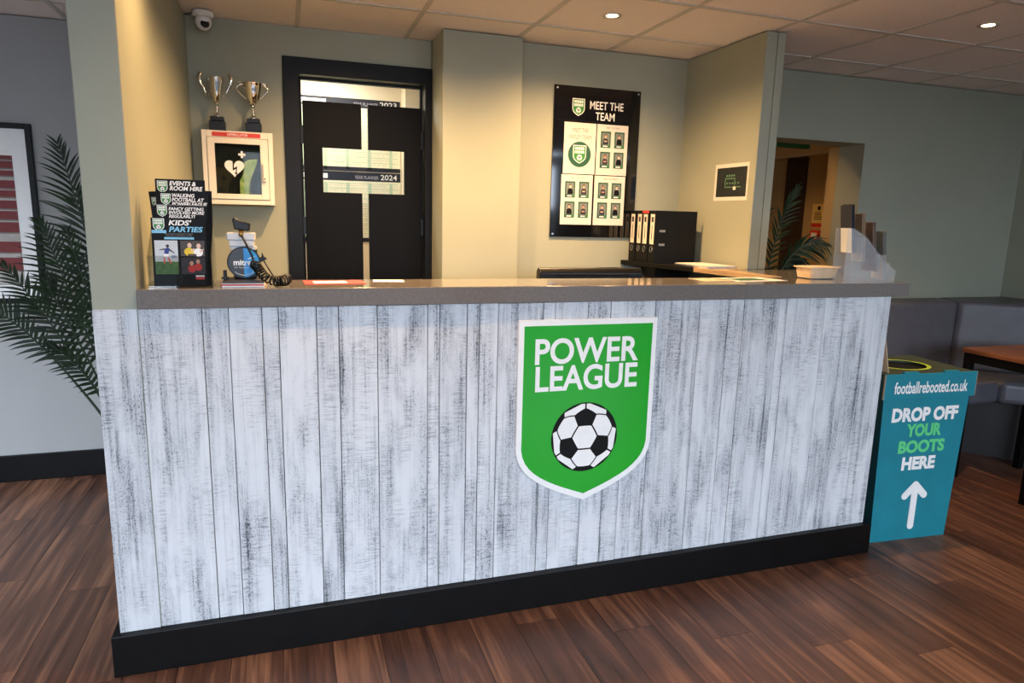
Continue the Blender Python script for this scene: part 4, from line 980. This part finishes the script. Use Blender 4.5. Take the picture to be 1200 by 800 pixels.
# table
tbx = thing('cafe_table', 'square wooden table with black metal legs before the corner bench', 'table')
MB().box(4.745, 5.42, 0.16, 0.70, 0.842, 0.872).build('table_top', m_table, tbx, bevel=0.003)
for (a, b_, c, d) in ((4.755, 4.775, 0.17, 0.69), (5.39, 5.41, 0.17, 0.69), (4.775, 5.39, 0.17, 0.19), (4.775, 5.39, 0.67, 0.69)): MB().box(a, b_, c, d, 0.785, 0.842).build('apron', m_black, tbx)
for x in (4.755, 5.365):
    for y in (0.17, 0.645): MB().box(x, x + 0.045, y, y + 0.045, 0, 0.785).build('leg', m_black, tbx, bevel=0.002)

# =================================================================== PALMS
def bez(P, t): return P[0] * (1 - t) ** 2 + P[1] * 2 * t * (1 - t) + P[2] * t * t
def frond(parent, base, ctrl, tip, n, ll, start=0.35, seed=1, side=None, droop=0.25, off=Vector()):
    r = random.Random(seed); P = [Vector(p) - off for p in (base, ctrl, tip)]; mb = MB()
    path = [bez(P, i / 16) for i in range(17)]
    mb.tube(path, [0.008 - 0.006 * i / 16 for i in range(17)], 6, 1)
    for i in range(n):
        t = start + (1 - start) * (i + 0.5) / n
        c = bez(P, t); d = (bez(P, min(1, t + 0.02)) - bez(P, t - 0.02)).normalized()
        sd = d.cross(Vector((0.25, -1, 0.1))).normalized() if side is None else (Vector(side) - d * d.dot(Vector(side))).normalized()
        u = (t - start) / (1 - start); L = ll * (0.45 + 1.1 * u if u < 0.45 else 1.0 - 0.75 * (u - 0.45) / 0.55 + 0.0) * r.uniform(0.9, 1.1)
        for s in (-1, 1):
            ang = math.radians(58 - 34 * u + r.uniform(-5, 5))
            dirv = (d * math.cos(ang) + sd * s * math.sin(ang) + Vector((0, r.uniform(-.25, .12), 0))).normalized()
            wv = dirv.cross(Vector((0.1 * s, -1, 0.2))).normalized(); w = 0.0085 * (0.7 + 0.5 * (1 - u))
            pts = []; K = 5
            for k in range(K + 1):
                q = k / K; p = c + dirv * L * q + Vector((0, 0, -droop * L * q * q)); pw = w * (0.55 + 1.6 * q if q < 0.28 else 1.0 * (1 - (q - 0.28) / 0.72) ** 0.8 + 0.02)
                pts.append((p - wv * pw, p + Vector((0, 0.0035, 0)) * (1 - q), p + wv * pw))
            vs = [v for tr in pts for v in tr]; fs = []
            for k in range(K): o = 3 * k; fs += [(o, o + 1, o + 4, o + 3), (o + 1, o + 2, o + 5, o + 4)]
            mb.add(vs, fs, 0, True)
    return mb.build('frond', [m_leaf, m_stem], parent, fix=False)
def pot(parent, r, h):
    MB().lathe([(r * 0.78, 0), (r, h), (r * 1.06, h), (r * 1.06, h + 0.02), (r * 0.92, h + 0.02), (r * 0.9, h - 0.03)], n=28).build('pot', m_pot, parent)
    MB().lathe([(r * 0.88, h - 0.03), (r * 0.3, h - 0.015)], n=20).build('soil', m_soil, parent)
lp = thing('potted_palm', 'tall dark green potted palm behind the left end of the counter', 'plant', (-0.165, 1.45, 0)); offv = Vector(lp.location)
pot(lp, 0.125, 0.24); B = (-0.165, 1.45, 0.2)
frond(lp, B, (-0.58, 1.38, 1.10), (-0.80, 1.28, 1.19), 22, 0.19, 0.48, 1, off=offv)
frond(lp, B, (-0.44, 1.45, 1.20), (-0.53, 1.40, 1.56), 24, 0.22, 0.45, 2, off=offv)
frond(lp, B, (-0.30, 1.42, 1.40), (-0.42, 1.38, 1.93), 26, 0.26, 0.42, 3, off=offv)
frond(lp, B, (-0.42, 1.36, 0.95), (-0.66, 1.28, 1.36), 22, 0.20, 0.48, 4, off=offv)
frond(lp, B, (-0.30, 1.50, 1.10), (-0.40, 1.56, 1.72), 22, 0.27, 0.42, 5, off=offv)
frond(lp, B, (-0.40, 1.30, 1.05), (-0.48, 1.20, 1.30), 18, 0.25, 0.45, 6, off=offv)
frond(lp, B, (-0.28, 1.30, 1.00), (-0.36, 1.18, 1.52), 20, 0.24, 0.45, 7, off=offv)
frond(lp, B, (-0.32, 1.35, 0.80), (-0.50, 1.25, 0.98), 16, 0.14, 0.50, 8, off=offv)
rp_ = thing('potted_palm', 'dark green potted palm beyond the partition by the corridor opening', 'plant', (3.47, 1.18, 0)); offv = Vector(rp_.location)
pot(rp_, 0.13, 0.26); B = (3.47, 1.18, 0.22)
frond(rp_, B, (3.47, 1.16, 1.50), (3.70, 1.14, 1.86), 22, 0.20, 0.45, 11, off=offv)
frond(rp_, B, (3.45, 1.10, 1.65), (3.86, 1.02, 1.50), 24, 0.24, 0.45, 12, droop=0.5, off=offv)
frond(rp_, B, (3.44, 1.16, 1.35), (3.78, 1.12, 1.40), 22, 0.22, 0.45, 13, droop=0.5, off=offv)
frond(rp_, B, (3.42, 1.20, 1.60), (3.52, 1.22, 1.95), 20, 0.18, 0.45, 14, off=offv)

# =================================================================== FRAMED PICTURE
pc = thing('framed_picture', 'black framed print of red and grey stadium steps on the left wall', 'picture', (-1.13, 2.0985, 1.071))
fr = MB(); ringbox(fr, -0.405, 0.405, 0, 1.0, 0.030, 0.030, 0.030, 0.030, -0.028, 0); fr.build('frame', m_black, pc, bevel=0.003)
MB().box(-0.376, 0.376, -0.010, -0.002, 0.029, 0.971).build('mount_board', m_white, pc)
m_pr = [pm('art_red', (112, 36, 36), 0.6, 0.15, 30), pm('art_stone', (170, 164, 158), 0.6, 0.12, 20), pm('art_shadow', (108, 98, 90), 0.6, 0.15, 20)]
zs = [0.825, 0.805, 0.795, 0.757, 0.744, 0.716, 0.690, 0.648, 0.636, 0.600, 0.580, 0.536, 0.522, 0.476, 0.460, 0.404, 0.352, 0.292, 0.262, 0.190, 0.105]
a = 0
for i in range(len(zs) - 1):
    k = 0 if i % 2 == 0 else 1
    MB().box(-0.29, 0.300, -0.0115, -0.0098, zs[i + 1], zs[i]).build('printed_band', m_pr[k], pc)
    if k: MB().box(-0.29, 0.300, -0.0119, -0.0114, zs[i] - 0.008, zs[i]).build('printed_band', m_pr[2], pc)

# =================================================================== CORRIDOR SIGNS
es = thing('exit_sign', 'green emergency exit sign box hanging in the corridor', 'sign', (4.30, 1.95, 2.20)); m_exit = pm('exit_green', (40, 104, 62), 0.4, 0.06, 20)
MB().box(-0.17, 0.15, -0.02, 0.02, 0, 0.13).build('sign_box', m_exit, es, bevel=0.003)
MB().box(-0.15, -0.10, -0.022, -0.018, 0.06, 0.11).build('running_figure', m_white, es); MB().box(-0.06, 0.02, -0.022, -0.018, 0.07, 0.10).build('arrow', m_white, es)
MB().box(-0.02, 0.02, -0.01, 0.01, 0.13, 0.40).build('bracket', m_white, es)
nt_ = thing('fire_notice', 'yellow and red fire action notice on the corridor wall', 'sign', (4.899, 2.26, 1.60), -PI / 2); m_yl = pm('notice_cream', (226, 196, 120), 0.5, 0.05, 30)
MB().box(-0.075, 0.075, -0.003, 0, 0, 0.20).build('notice_sheet', m_yl, nt_); MB().box(-0.075, 0.075, -0.0036, -0.0028, 0.005, 0.04).build('red_band', m_pred, nt_)
MB().disc_xz(0, 0.165, 0.018, -0.0036, -0.0028, 16).build('symbol', m_blackm, nt_)
for q in range(4): MB().box(-0.05, 0.05 - 0.01 * q, -0.0036, -0.0028, 0.07 + q * 0.018, 0.078 + q * 0.018).build('text_line', m_hair, nt_)
cp = thing('call_point', 'small red fire call point under the corridor notice', 'call point', (4.899, 2.25, 1.49), -PI / 2)
MB().box(-0.05, 0.05, -0.04, 0, 0, 0.09).build('housing', m_red, cp, bevel=0.004); MB().box(-0.032, 0.032, -0.042, -0.039, 0.02, 0.07).build('press_panel', m_white, cp)
